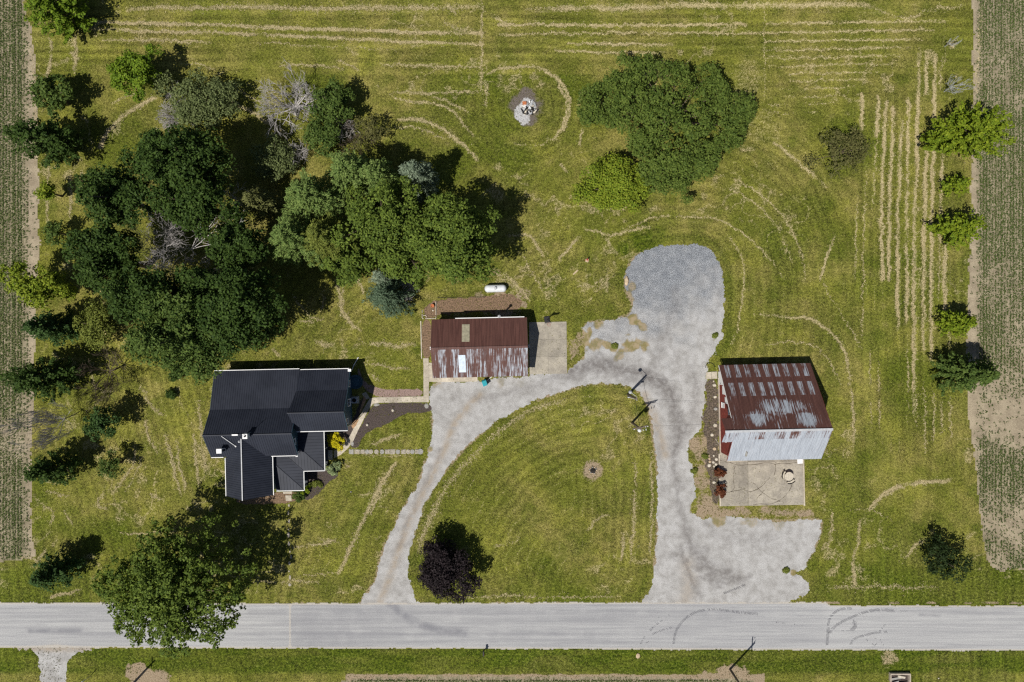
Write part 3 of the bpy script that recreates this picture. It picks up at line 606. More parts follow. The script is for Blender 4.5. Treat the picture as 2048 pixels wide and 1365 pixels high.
# ------------------------------------------------------------------ building helpers
ROT = math.radians(1.3)
def roof_poly(pts, rib, spacing=.27, rw=.045, rh=.045, thick=.10, start=.1):
    """slab with raised standing seams; pts planar 3D outline, rib = direction up the slope"""
    p = [Vector(q) for q in pts]
    n = Vector((0, 0, 0))
    for i_ in range(len(p)):
        a_, b_ = p[i_], p[(i_ + 1) % len(p)]; n += a_.cross(b_)
    n.normalize()
    if n.z < 0: p.reverse(); n = -n
    u = Vector(rib); u = (u - n * u.dot(n)).normalized(); w = n.cross(u); o = p[0]
    mb = MB(); N = len(p); dn = n * thick
    tris = tessellate_polygon([p])
    up = n * 0
    mb.add(p, [tuple(t) if (p[t[1]] - p[t[0]]).cross(p[t[2]] - p[t[0]]).dot(n) > 0 else tuple(reversed(t)) for t in tris])
    q = [a_ - dn for a_ in p]
    mb.add(q, [tuple(reversed(t)) if (p[t[1]] - p[t[0]]).cross(p[t[2]] - p[t[0]]).dot(n) > 0 else tuple(t) for t in tris])
    for i_ in range(N):
        j = (i_ + 1) % N; mb.add([p[i_], q[i_], q[j], p[j]], [(0, 1, 2, 3)])
    uv = [((a_ - o).dot(u), (a_ - o).dot(w)) for a_ in p]
    w0 = min(b for a_, b in uv); w1 = max(b for a_, b in uv); c = w0 + start
    while c < w1 - .03:
        xs_ = []
        for i_ in range(N):
            (ua, wa), (ub, wb) = uv[i_], uv[(i_ + 1) % N]
            if (wa > c) != (wb > c): xs_.append(ua + (ub - ua) * (c - wa) / (wb - wa))
        xs_.sort()
        for s0, s1 in zip(xs_[::2], xs_[1::2]):
            if s1 - s0 < .15: continue
            pt = lambda uu, ww, hh: o + u * uu + w * ww + n * hh
            a0, a1 = s0 + .03, s1 - .03
            mb.add([pt(a0, c - rw / 2, -.01), pt(a0, c + rw / 2, -.01), pt(a0, c + rw / 4, rh), pt(a0, c - rw / 4, rh),
                    pt(a1, c - rw / 2, -.01), pt(a1, c + rw / 2, -.01), pt(a1, c + rw / 4, rh), pt(a1, c - rw / 4, rh)],
                   [(0, 1, 2, 3), (7, 6, 5, 4), (1, 5, 6, 2), (3, 7, 4, 0), (2, 6, 7, 3)])
        c += spacing
    return mb
def strip(a, b, w=.1, h=.12, up=0):
    """a trim board from a to b (3D)"""
    a, b = Vector(a), Vector(b); d = (b - a).normalized(); s = d.cross(Vector((0, 0, 1))).normalized() * w / 2; z = Vector((0, 0, h))
    m = MB(); v = []
    for e in (a, b): v += [e - s, e + s, e + s + z, e - s + z]
    return m.add(v, [(3, 2, 1, 0), (4, 5, 6, 7), (0, 1, 5, 4), (1, 2, 6, 5), (2, 3, 7, 6), (3, 0, 4, 7)])
def gable_wall_y(x0, x1, prof):
    """solid with profile in (y,z), extruded along x"""
    n = len(prof); mb = MB()
    mb.add([(x0, y_, z_) for y_, z_ in prof] + [(x1, y_, z_) for y_, z_ in prof],
           [tuple(range(n)), tuple(range(2 * n - 1, n - 1, -1))] + [(i_, n + i_, n + (i_ + 1) % n, (i_ + 1) % n) for i_ in range(n)])
    return mb
def window_x(parent, x, y0, y1, z0, z1, side=1):
    """window in a wall facing +-x"""
    t = .05 * side; fr = MB()
    for (a_, b_, c_, d_) in ((y0 - .09, y0, z0 - .09, z1 + .09), (y1, y1 + .09, z0 - .09, z1 + .09), (y0, y1, z1, z1 + .09), (y0, y1, z0 - .09, z0), (y0, y1, (z0 + z1) / 2 - .025, (z0 + z1) / 2 + .025)):
        fr.box(min(x, x + t), max(x, x + t), a_, b_, c_, d_)
    w = fr.obj('window', MAT['white'], parent)
    MB().box(min(x, x + t * .4), max(x, x + t * .4), y0, y1, z0, z1).obj('pane', MAT['glass'], w)
    MB().box(min(x, x + t * 2), max(x, x + t * 2), y0 - .13, y1 + .13, z0 - .15, z0 - .092).obj('sill', MAT['white'], w)
    return w
def window_y(parent, y, x0, x1, z0, z1, side=1):
    t = .05 * side; fr = MB()
    for (a_, b_, c_, d_) in ((x0 - .09, x0, z0 - .09, z1 + .09), (x1, x1 + .09, z0 - .09, z1 + .09), (x0, x1, z1, z1 + .09), (x0, x1, z0 - .09, z0), (x0, x1, (z0 + z1) / 2 - .025, (z0 + z1) / 2 + .025)):
        fr.box(a_, b_, min(y, y + t), max(y, y + t), c_, d_)
    w = fr.obj('window', MAT['white'], parent)
    MB().box(x0, x1, min(y, y + t * .4), max(y, y + t * .4), z0, z1).obj('pane', MAT['glass'], w)
    return w

# ------------------------------------------------------------------ the house
h = empty('house', 'white trimmed house with black metal roofs and blue walls left of the driveway', 'house', P(520, 860), ROT)
# main body: profile in (y,z)
mz = lambda yy: (2.6 + (8.05 - yy) * .319) if yy > 3.19 else (4.15 + (3.19 - yy) * .7525) if yy > .2 else (6.4 - (.2 - yy) * .75)
prof = [(7.75, 0), (7.75, mz(7.75) - .13), (3.19, 4.15 - .13), (.2, 6.4 - .14), (-2.55, mz(-2.55) - .14), (-2.55, 0)]
w = gable_wall_y(-4.4, 5.95, prof).obj('wall', MAT['siding'], h)
roofs = [('roof', [(-4.76, 8.05, 2.6), (6.24, 8.05, 2.6), (6.24, 3.19, 4.15), (-4.76, 3.19, 4.15)], (0, -1, .3)),
         ('roof', [(-4.76, 3.19, 4.15), (6.24, 3.19, 4.15), (6.24, .2, 6.4), (-4.76, .2, 6.4)], (0, -1, .75)),
         ('roof', [(-4.76, -2.84, 4.12), (-4.76, .2, 6.4), (6.24, .2, 6.4), (6.24, -2.84, 4.12)], (0, 1, .75))]
# wing
wp = lambda yy: (2.75 + (7.93 - yy) * .543) if yy > 5.35 else (4.15 + (5.35 - yy) * .9) if yy > 2.75 else (6.49 - (2.75 - yy) * .757)
prof2 = [(7.6, 0), (7.6, wp(7.6) - .13), (5.35, 4.0), (2.75, 6.33), (.55, wp(.55) - .14), (.55, 0)]
w2 = gable_wall_y(6.3, 12.34, prof2).obj('wall', MAT['siding'], h)
MB().box(5.952, 6.298, .6, 7.55, 0, 2.55).obj('wall', MAT['siding'], h)
roofs += [('roof', [(6.26, 7.93, 2.75), (12.8, 7.93, 2.75), (12.8, 5.35, 4.15), (6.26, 5.35, 4.15)], (0, -1, .5)),
          ('roof', [(6.26, 5.35, 4.15), (12.8, 5.35, 4.15), (12.8, 2.75, 6.49), (5.85, 2.75, 6.49)], (0, -1, .9)),
          ('roof', [(6.26, .24, 4.59), (5.85, 2.75, 6.49), (12.8, 2.75, 6.49), (12.8, .24, 4.59)], (0, 1, .75))]
# south wing (ridge runs north-south)
sz = 2.35 / 2.95
w3 = MB(); yz = [(-2.75, 0), (2.45, 0), (2.45, 6.0 - 2.6 * sz - .14), (-.15, 5.86), (-2.75, 6.0 - 2.6 * sz - .14)]
w3.add([(a_, -7.6, b_) for a_, b_ in yz] + [(a_, -2.5, b_) for a_, b_ in yz], [(0, 1, 2, 3, 4), (9, 8, 7, 6, 5)] + [(i_, i_ + 5, (i_ + 1) % 5 + 5, (i_ + 1) % 5) for i_ in range(5)])
w3.obj('wall', MAT['siding'], h)
ezS = 6.0 - 2.97 * sz
def ym(z): return .2 - (6.4 - z) / .75          # where the main south slope reaches height z
yi = ym(6.0); ye = max(-3.0, ym(ezS) if ym(ezS) > -2.84 else -2.84)
roofs += [('roof', [(-3.12, -7.95, ezS), (-.15, -8.03, 6.0), (-.15, yi, 6.015), (-3.12, -3.0, ezS)], (1, 0, sz)),
          ('roof', [(2.82, -7.95, ezS), (2.82, -3.0, ezS), (-.15, yi, 6.015), (-.15, -8.03, 6.0)], (-1, 0, sz))]
# porch roofs
pz = lambda d: 2.5 + .17 * d
roofs += [('porch_roof', [(9.15, .2, 2.5), (5.97, .2, pz(3.18)), (5.97, -1.95, pz(3.18)), (9.15, -5.13, 2.5)], (-1, 0, .17)),
          ('porch_roof', [(9.15, -5.13, 2.5), (5.97, -1.95, pz(3.18)), (5.97, -2.57, pz(2.56)), (3.86, -2.57, pz(2.56)), (6.42, -5.13, 2.5)], (0, 1, .17)),
          ('porch_roof', [(6.42, -5.13, 2.5), (3.86, -2.57, pz(2.56)), (2.84, -2.57, pz(3.58)), (2.84, -4.04, pz(3.58)), (6.42, -7.62, 2.5)], (-1, 0, .17)),
          ('porch_roof', [(6.42, -7.62, 2.5), (2.84, -4.04, pz(3.58)), (2.84, -7.62, 2.5)], (0, 1, .17))]
for nme, pts, rib in roofs:
    po = 'porch' in nme
    roof_poly(pts, rib, .40 if po else .29, .05 if po else .04, .032).obj(nme, MAT['black_roof'], h)
# ridge and hip caps
rc = MB()
for a_, b_, ww in [((-4.8, .2, 6.4), (6.28, .2, 6.4), .14), ((5.8, 2.75, 6.49), (12.84, 2.75, 6.49), .14), ((9.15, -5.13, 2.5), (5.97, -1.95, pz(3.18)), .12),
                   ((6.42, -7.62, 2.5), (2.84, -4.04, pz(3.58)), .12), ((6.42, -5.13, 2.5), (3.86, -2.57, pz(2.56)), .07)]:
    m_ = strip(a_, b_, ww, .06); rc.add(m_.v, m_.f)
rc.obj('ridge_cap', MAT['black_roof'], h)
strip((-.15, -8.05, 6.0), (-.15, yi, 6.0), .12, .05).obj('ridge_cap', MAT['galv'], h)
# white gutters along the eaves
gt = [((-4.76, 8.1, 2.5), (6.24, 8.1, 2.5)), ((6.42, 7.99, 2.64), (12.8, 7.99, 2.64)), ((6.3, .19, 4.47), (12.8, .19, 4.47)), ((2.9, -2.91, 4.0), (6.24, -2.91, 4.0)), ((-4.76, -2.91, 4.0), (-3.2, -2.91, 4.0)),
      ((-3.19, -3.05, ezS - .1), (-3.19, -7.95, ezS - .1)), ((2.9, -3.0, ezS - .1), (2.9, -7.95, ezS - .1)), ((9.22, .2, 2.4), (9.22, -5.19, 2.4)), ((6.42, -5.2, 2.4), (9.2, -5.2, 2.4)), ((6.49, -5.2, 2.4), (6.49, -7.69, 2.4)), ((2.9, -7.69, 2.4), (6.5, -7.69, 2.4))]
for a_, b_ in gt: strip(a_, b_, .085, .12).obj('gutter', MAT['white'], h)
# white flashings and small corners seen on the roofs
sp_ = MB(); sp_.box(6.0, 6.42, 4.2, 4.3, 3.95, 4.14); sp_.obj('flashing', MAT['white'], h)
MB().box(12.62, 13.02, 7.6, 7.95, 2.78, 3.05).obj('gutter_corner', MAT['white'], h)
dsp = MB(); dsp.tube([(12.85, 7.9, 2.7), (12.75, 7.75, 2.4), (12.5, 7.7, .25), (12.75, 8.4, .14), (13.35, 9.35, .1)], .06, 6); dsp.obj('downspout', MAT['white'], h)
for (xx, yy, zt) in ((6.1, -2.95, 3.98), (3.05, -7.55, 2.35), (12.55, .3, 4.4)):
    MB().box(xx - .12, xx + .16, yy - .1, yy + .12, zt, zt + .14).obj('gutter_corner', MAT['white'], h)
    MB().tube([(xx, yy, zt), (xx - .1, yy + .2, zt - .3), (xx - .1, yy + .2, .15)], .045, 6).obj('downspout', MAT['white'], h)
# gable trims
for xx, pr in ((6.25, [(3.19, 4.15), (.2, 6.4), (-2.84, 4.12)]), (12.82, [(7.93, 2.75), (5.35, 4.15), (2.75, 6.49), (.24, 4.59)]), (-4.77, [(8.05, 2.6), (3.19, 4.15), (.2, 6.4), (-2.84, 4.12)])):
    m_ = MB()
    for (ya, za), (yb, zb) in zip(pr[:-1], pr[1:]):
        k_ = strip((xx, ya, za - .15), (xx, yb, zb - .15), .04, .14); m_.add(k_.v, k_.f)
    m_.obj('bargeboard', MAT['siding'], h)
window_x(h, 12.34, .95, 1.5, 2.7, 3.6); window_x(h, 12.34, 5.6, 6.3, 1.2, 2.3); window_x(h, 12.34, 3.1, 3.9, 1.2, 2.4)
window_x(h, 5.95, -1.45, -.75, 4.15, 5.0); window_y(h, -7.6, -1.2, -.3, 1.1, 2.4, -1); window_y(h, -7.6, .4, 1.3, 1.1, 2.4, -1)
window_y(h, 7.75, -2.5, -1.5, 1.0, 2.1); window_y(h, 7.75, 2.0, 3.0, 1.0, 2.1); window_y(h, 7.6, 8.5, 9.5, 1.0, 2.2)
d_ = MB().box(5.95, 6.02, -1.7, -.75, .32, 2.35).obj('door', MAT['white'], h); MB().box(6.02, 6.07, -1.62, -1.56, 1.25, 1.37).obj('handle', MAT['galv'], d_)
# porch floor, posts
MB().prism([(2.46, -7.5), (6.25, -7.5), (6.25, -4.98), (9.0, -4.98), (9.0, .1), (5.97, .1), (5.97, -2.57), (2.46, -2.57)], 0, .3).obj('porch_floor', MAT['porchdark'], h)
for xx, yy in ((8.92, -4.9), (6.17, -4.9), (6.17, -7.42), (8.92, -.1), (8.92, -2.5), (3.0, -7.42)):
    MB().box(xx - .06, xx + .06, yy - .06, yy + .06, .3, 2.42).obj('post', MAT['white'], h)
MB().box(9.02, 9.6, -4.2, -2.9, 0, .15).obj('porch_step', MAT['conc'], h)
# chimneys, vents
c1 = MB().box(.62, 1.08, -.12, .34, 5.9, 7.25).obj('chimney', MAT['white'], h)
MB().box(.55, 1.15, -.19, .41, 7.25, 7.36).obj('chimney_cap', MAT['white'], c1); MB().lathe([(.12, 7.36), (.12, 7.5), (.05, 7.5), (.05, 7.37)], .88, .14, 10).obj('flue', MAT['dark'], c1)
c2 = MB().box(-3.02, -2.52, -1.98, -1.55, 4.4, 6.3).obj('chimney', MAT['white'], h); MB().box(-3.09, -2.45, -2.05, -1.48, 6.3, 6.42).obj('chimney_cap', MAT['white'], c2)
MB().box(-2.47, -2.455, -1.9, -1.63, 5.3, 6.1).obj('louvre', MAT['dark'], c2)
mm = MB(); a_ = Vector((-2.4, .1, 6.46)); b_ = Vector((-1.05, -1.35, 5.45)); mm.tube([a_, b_], .045, 6); mm.lathe([(.02, 5.33), (.1, 5.36), (.1, 5.52), (.02, 5.56)], b_.x, b_.y, 8); mm.obj('vent_pipe', MAT['white'], h)
mm = MB(); mm.lathe([(.09, 5.2), (.09, 5.85), (.16, 5.87), (.03, 6.0)], -.45, -.72, 8); mm.obj('roof_vent', MAT['galv'], h)
MB().tube([(1.2, .5, 6.0), (1.2, .5, 8.6)], .022, 5).tube([(.95, .35, 8.35), (1.45, .65, 8.35)], .015, 4).tube([(1.05, .3, 8.5), (1.35, .7, 8.5)], .012, 4).obj('antenna', MAT['galv'], h)
MB().box(-1.1, -.35, .12, .3, 6.4, 6.5).obj('flashing', MAT['white'], h)
# air conditioner beside the wing
ac = empty('air_conditioner', 'square air conditioning unit in the shade beside the house wing', 'air conditioner', P(711, 800), ROT)
MB().box(-.38, .38, -.38, .38, .05, .8).obj('casing', MAT['galv'], ac); MB().lathe([(.28, .80), (.28, .82), (.25, .82), (.25, .80)], 0, 0, 18).obj('fan_grille', MAT['dark'], ac)
g_ = MB()
for k in range(5):
    t = k * 2 * math.pi / 5; g_.add([(0, 0, .815), (.24 * math.cos(t), .24 * math.sin(t), .812), (.24 * math.cos(t + .7), .24 * math.sin(t + .7), .82)], [(0, 1, 2)])
g_.obj('fan', MAT['dark'], ac); MB().box(-.5, .5, -.5, .5, 0, .05).obj('pad', MAT['conc'], ac)
hp = MB(); hp.lathe([(.95, 0), (.95, .5), (.88, .5), (.88, .42), (.6, .36), (.6, .42), (0.02, .42)], 0, 0, 24)
hp.obj('round_tub', MAT['siding'], None, label='round blue tub in the deep shade behind the house wing', cat='tub', loc=P(712, 764))

# ------------------------------------------------------------------ corrugated roof sheets
def corr_sheet(wid, length, pitch=.18, amp=.022):
    """sheet lying in local x (width) / y (down to up); origin at lower left"""
    n = max(2, int(round(wid / pitch))); p_ = wid / n; xs_ = []; zs_ = []
    for k in range(n):
        for q, zz_ in ((0, 0), (.42, 0), (.58, amp), (.84, amp)):
            xs_.append((k + q) * p_); zs_.append(zz_)
    xs_.append(wid); zs_.append(0)
    m = len(xs_); vs = []
    for dz in (0, -.012):
        for yy in (0, length): vs += [(xs_[k], yy, zs_[k] + dz) for k in range(m)]
    fs = [(k, k + 1, m + k + 1, m + k) for k in range(m - 1)] + [(2 * m + k + 1, 2 * m + k, 3 * m + k, 3 * m + k + 1) for k in range(m - 1)]
    fs += [(k + 1, k, 2 * m + k, 2 * m + k + 1) for k in range(m - 1)] + [(m + k, m + k + 1, 3 * m + k + 1, 3 * m + k) for k in range(m - 1)]
    return MB().add(vs, fs)
def slope_sheets(parent, x0, x1, eave, ridge, courses, ncol, seed, amp=.02, over=.05):
    """sheets on a slope from eave (y,z) to ridge (y,z); courses = [(t0,t1,func(col)->(silver,wear))]; each sheet an object"""
    r = random.Random(seed); wdt = (x1 - x0) / ncol
    e = Vector((0, eave[0], eave[1])); d = Vector((0, ridge[0] - eave[0], ridge[1] - eave[1])); L = d.length; d.normalize()
    flip = d.y < 0
    n = Vector((1, 0, 0)).cross(d)
    if n.z < 0: n = -n
    for ci, (t0, t1, fn) in enumerate(courses):
        me = corr_sheet(wdt + .012, (t1 - t0) * L + (over if t1 < 1 else 0), amp=amp).mesh('roof_sheet', MAT['sheet'])
        for c in range(ncol):
            o = link('roof_sheet', me, parent)
            xx = x0 + c * wdt
            ax = Vector((1, 0, 0)); ay = d; az = ax.cross(ay)
            if az.z < 0: ax = -ax; az = ax.cross(ay); xx = xx + wdt
            org = Vector((xx, 0, 0)) + e + d * (t0 * L - over * 0) + n * (.012 * (len(courses) - ci) + .004 * (c % 2) + r.uniform(0, .004))
            M = Matrix(((ax.x, ay.x, az.x, org.x), (ax.y, ay.y, az.y, org.y), (ax.z, ay.z, az.z, org.z), (0, 0, 0, 1)))
            o.matrix_local = M
            s_, w_, *pa = fn(c, r); o['silver'] = float(s_); o['wear'] = float(w_); o['patch'] = float(pa[0]) if pa else 0.0

# ------------------------------------------------------------------ garage
g = empty('garage', 'long low garage with a faded brown metal roof in the middle of the yard', 'garage', P(960, 696), ROT)
gable_wall_y(-5.75, 5.85, [(3.5, 0), (3.5, 2.5), (.05, 4.02), (-3.45, 2.5), (-3.45, 0)]).obj('wall', MAT['brownwall'], g)
slope_sheets(g, -6.05, 6.25, (3.82, 2.5), (.05, 4.2), [(0, 1, lambda c, r: (0, -.28))], 14, 3)
slope_sheets(g, -6.05, 6.25, (-3.76, 2.5), (.05, 4.2), [(0, 1, lambda c, r: (0, r.choice([.48, .56, .62, .68])))], 14, 4)
strip((-6.07, .05, 4.2), (6.27, .05, 4.2), .3, .06).obj('ridge_cap', MAT['sheet'], g)['wear'] = -.1
strip((-3.0, 3.9, 2.42), (5.95, 3.9, 2.42), .1, .16).obj('gutter', MAT['white'], g)
for xx in (-6.06, 6.26):
    m_ = MB()
    for a_, b_ in (((xx, 3.82, 2.36), (xx, .05, 4.06)), ((xx, .05, 4.06), (xx, -3.76, 2.36))):
        k_ = strip(a_, b_, .05, .16); m_.add(k_.v, k_.f)
    m_.obj('bargeboard', MAT['brownwall'], g)
def slope_panel(parent, name, x0, x1, ya, yb, eave, ridge, mat, lift=.05):
    f = lambda yy: eave[1] + (yy - eave[0]) / (ridge[0] - eave[0]) * (ridge[1] - eave[1]) + lift
    roof_poly([(x0, ya, f(ya)), (x1, ya, f(ya)), (x1, yb, f(yb)), (x0, yb, f(yb))], (0, yb - ya, f(yb) - f(ya)), .19, .05, .02, .02).obj(name, mat, parent)
slope_panel(g, 'skylight_panel', -2.12, -1.14, 3.1, .85, (3.82, 2.5), (.05, 4.2), MAT['skylight_tan'], .07)
slope_panel(g, 'skylight_panel', -2.62, -1.72, -3.1, -.85, (-3.76, 2.5), (.05, 4.2), MAT['skylight_pale'], .07)
for k in (-6.2, 6.42):
    for dy in (.0, .22): MB().lathe([(.03, 3.2), (.09, 3.25), (.09, 3.4), (.03, 3.44)], k, dy, 8).obj('floodlight', MAT['white'], g)
MB().box(5.855, 5.93, -2.6, 2.4, .02, 2.3).obj('garage_door', MAT['white'], g)
dd = MB().box(-4.9, -3.9, -3.53, -3.455, .05, 2.1).obj('door', MAT['white'], g); MB().box(-4.05, -3.98, -3.58, -3.535, 1.0, 1.1).obj('handle', MAT['galv'], dd)
window_y(g, -3.45, -1.6, -.5, 1.1, 2.0, -1); window_y(g, -3.45, 2.4, 3.5, 1.1, 2.0, -1)
MB().lathe([(.11, 2.3), (.11, 3.7), (.2, 3.72), (.2, 3.85), (.03, 3.98)], 2.72, 3.98, 10).obj('stove_pipe', MAT['galv'], g)
MB().box(2.55, 2.9, 3.505, 3.86, 1.5, 2.3).obj('pipe_box', MAT['brownwall'], g)

# ------------------------------------------------------------------ barn
b = empty('barn', 'tall red barn with rusty roof and pale metal south slope beside the driveway', 'barn', P(1520, 815), ROT)
BE, BR, BS = (5.78, 2.0), (-2.05, 7.9), (-6.2, 4.55)
gable_wall_y(-5.42, 5.55, [(5.4, 0), (5.4, 2.15), (-2.05, 7.74), (-5.85, 4.7), (-5.85, 0)]).obj('wall', MAT['red'], b)
L_ = BE[0] - BR[0]; T = lambda yy: (BE[0] - yy) / L_
def bw(c0, c1, a_, o_):      # wear by column
    return lambda c, r: (0, a_ + r.uniform(-.08, .08) if c0 <= c <= c1 else o_ + r.uniform(-.1, .1))
slope_sheets(b, -5.95, 5.95, BE, BR, [(0, T(4.25), lambda c, r: (.50 if c % 2 == 1 else 0, .30)), (T(4.25), T(3.6), lambda c, r: (0, .12)), (T(3.6), T(2.0), lambda c, r: (.50 if c % 2 == 1 else 0, .30)),
     (T(2.0), T(-.1), lambda c, r: (0, r.uniform(.25, .45), 1)), (T(-.1), 1, lambda c, r: (0, r.uniform(.3, .5), 1))], 19, 5, .02)
slope_sheets(b, -5.95, 5.95, BS, BR, [(0, .72, lambda c, r: (r.uniform(.72, .95), .3)), (.72, 1, lambda c, r: (r.uniform(.45, .75), .3))], 19, 6, .02)
strip((-7.15, -2.05, 7.9), (5.97, -2.05, 7.9), .28, .06).obj('ridge_cap', MAT['galv'], b)
# hay hood at the west gable
hs = (7.9 - 2.0) / L_
roof_poly([(-7.25, -.55, 7.9 - 1.5 * hs), (-5.97, -.55, 7.9 - 1.5 * hs), (-5.97, -2.05, 7.9), (-7.05, -2.05, 7.9)], (0, -1, hs), .18, .06, .02, .03).obj('hay_hood', MAT['sheet'], b)['wear'] = .25
o_ = roof_poly([(-7.25, -3.5, 7.9 - 1.45 * .8), (-7.05, -2.05, 7.9), (-5.97, -2.05, 7.9), (-5.97, -3.5, 7.9 - 1.45 * .8)], (0, 1, .8), .18, .06, .02, .03).obj('hay_hood', MAT['sheet'], b); o_['silver'] = .6; o_['wear'] = .4
for y_, z_ in ((BE[0], BE[1]), (BS[0], BS[1])):
    k_ = strip((-5.97, y_, z_ - .16), (-5.97, BR[0], BR[1] - .16), .05, .15); k_.obj('bargeboard', MAT['white'] if y_ > 0 else MAT['red'], b)
    k_ = strip((5.97, y_, z_ - .16), (5.97, BR[0], BR[1] - .16), .05, .15); k_.obj('bargeboard', MAT['red'], b)
window_x(b, -5.42, -.35, .25, 4.1, 5.1, -1); window_x(b, -5.42, .3, .8, 1.4, 2.1, -1)
dw = MB().box(-5.5, -5.425, 3.2, 4.9, .1, 2.2).obj('door', MAT['white'], b); MB().box(-5.55, -5.505, 3.35, 3.42, 1.0, 1.2).obj('handle', MAT['dark'], dw)
MB().box(-5.47, -5.425, 2.0, 3.1, 1.6, 3.9).obj('shutter', MAT['white'], b); MB().box(-5.47, -5.425, .9, 1.7, 2.6, 4.6).obj('shutter', MAT['white'], b)
MB().box(-5.50, -5.425, -4.2, -3.9, 2.2, 2.7).obj('shutter', MAT['white'], b)
dw = MB().box(-2.5, 1.5, -5.93, -5.855, .1, 3.4).obj('barn_door', MAT['red'], b); MB().box(1.3, 1.4, -5.98, -5.935, 1.2, 1.5).obj('handle', MAT['dark'], dw)
MB().box(4.6, 5.5, -6.05, -5.855, .05, 2.4).obj('door', MAT['white'], b)
m_ = MB(); m_.add([(-3.9, -5.6, 5.08), (-3.6, -5.65, 5.06), (-3.65, -5.0, 5.58), (-3.95, -4.75, 5.75), (-3.75, -5.25, 5.7)], [(0, 1, 4), (1, 2, 4), (2, 3, 4), (3, 0, 4)]); m_.obj('bent_flashing', MAT['greystone'], b)
# foundation ledge west of the barn
MB().box(-.14, .14, -4.95, 4.95, 0, .28).obj('foundation_wall', MAT['foundation'], None, label='low concrete ledge along the west side of the barn', cat='wall', loc=P(1439, 830), rotz=ROT)

# ------------------------------------------------------------------ concrete, paths, beds
def slabs(name, polys, mat, z0=0.0, z1=.05, label=None, child='slab', kind='structure', jit=.012):
    o = empty(name, kind=kind, label=label, loc=(0, 0, 0)); r = random.Random(len(polys))
    for p in polys:
        q = [(v_.x, v_.y) for v_ in (P(*t) for t in p)]
        ar = sum(q[k][0] * q[(k + 1) % len(q)][1] - q[(k + 1) % len(q)][0] * q[k][1] for k in range(len(q)))
        if ar < 0: q.reverse()
        cx = sum(a_ for a_, _ in q) / len(q); cy = sum(b_ for _, b_ in q) / len(q)
        top = z1 + r.uniform(-jit, jit)
        e_ = .994
        MB().prism([((a_ - cx) * e_, (b_ - cy) * e_) for a_, b_ in q], z0, top).obj(child, mat, o).location = (cx, cy, 0)
    return o
def quadgrid(x0, y0, x1, y1, cols, rows, sk=.0):
    xs_ = cols if hasattr(cols, '__len__') else [x0 + (x1 - x0) * k / cols for k in range(cols + 1)]
    ys_ = rows if hasattr(rows, '__len__') else [y0 + (y1 - y0) * k / rows for k in range(rows + 1)]
    f = lambda a_, b_: (a_ + (b_ - y0) * .012, b_ - (a_ - x0) * .018)
    return [[f(xs_[i_], ys_[j]), f(xs_[i_ + 1], ys_[j]), f(xs_[i_ + 1], ys_[j + 1]), f(xs_[i_], ys_[j + 1])] for i_ in range(len(xs_) - 1) for j in range(len(ys_) - 1)]
slabs('garage_apron', quadgrid(1058, 645, 1133, 749, 2, 3), MAT['slab'], 0, .06)
slabs('barn_patio', quadgrid(1439, 905, 1606, 1013, [1439, 1477, 1495, 1606], [905, 925, 1013]), MAT['slab'], 0, .06, jit=.008)
PT = [[(1440,921),(1462,927),(1490,933),(1525,926),(1565,929),(1605,922)],[(1470,933),(1466,950),(1470,975),(1462,985)],[(1478,975),(1500,985),(1520,978),(1540,955)],[(1505,965),(1535,995),(1560,1003)],[(1512,1000),(1530,980)],[(1506,1010),(1550,1008),(1575,990),(1585,965)],[(1455,985),(1490,978)],[(1552,925),(1549,950)]]
ck = MB(); rr = random.Random(2)
for p in PT:
    pts = smooth_poly(p, 2)
    q = [P(a_ + rr.uniform(-1.2, 1.2), b_ + rr.uniform(-1.2, 1.2), .074) for a_, b_ in pts]
    for a_, b_ in zip(q[:-1], q[1:]):
        d = (b_ - a_); s_ = Vector((-d.y, d.x, 0)).normalized() * rr.uniform(.012, .045)
        ck.add([a_ - s_, a_ + s_, b_ + s_, b_ - s_], [(0, 3, 2, 1)])
ck.obj('patio_cracks', MAT['crack'], None, kind='structure')
curb = empty('patio_curb', 'thin pale concrete kerb along the right edge of the barn patio', 'kerb', P(1607, 965), ROT)
MB().box(-.09, .09, -3.1, 3.05, 0, .16).obj('kerb_strip', MAT['conc'], curb)
curb = empty('patio_curb', 'thin pale concrete kerb along the left edge of the barn patio', 'kerb', P(1439, 960), ROT)
MB().box(-.08, .08, -3.5, 3.5, 0, .14).obj('kerb_strip', MAT['conc'], curb)
# house path
slabs('concrete_path', [[(846,717),(857,717),(858,735),(847,735)],[(847,735),(858,735),(858,755),(847,755)],[(847,755),(858,755),(858,775),(847,775)],[(847,775),(858,775),(858,805),(847,805)],
  [(847,793),(847,805),(825,805),(825,793.5)],[(825,793.5),(825,805),(803,805.5),(803,794)],[(803,794),(803,805.5),(781,806),(781,794.5)],[(781,794.5),(781,806),(759,806),(752,795)],[(752,795),(759,806),(747,808),(740,797)],
  [(740,797),(732,784),(724,788),(731,800)],[(747,808),(740,797),(733,808),(739,817)],[(739,817),(733,808),(724,824),(731,832)],[(731,832),(724,824),(716,840),(723,848)],[(723,848),(716,840),(708,856),(715,864)],[(715,864),(708,856),(700,872),(707,882)],
  [(707,882),(700,872),(688,888),(697,896)],[(697,896),(688,888),(674,899),(683,909)],[(683,909),(674,899),(668,902),(668,917)]], MAT['conc'], 0, .05)
slabs('garage_walk', quadgrid(858, 726, 866, 764, 1, 2) + quadgrid(866, 755, 955, 765, 5, 1), MAT['conc'], 0, .045)
r9 = random.Random(9); st = empty('stepping_stone_path', kind='structure'); mstone = []
xs9 = [697, 708, 720, 731, 737, 747, 758, 769, 780, 791, 801, 812, 821, 829, 840]
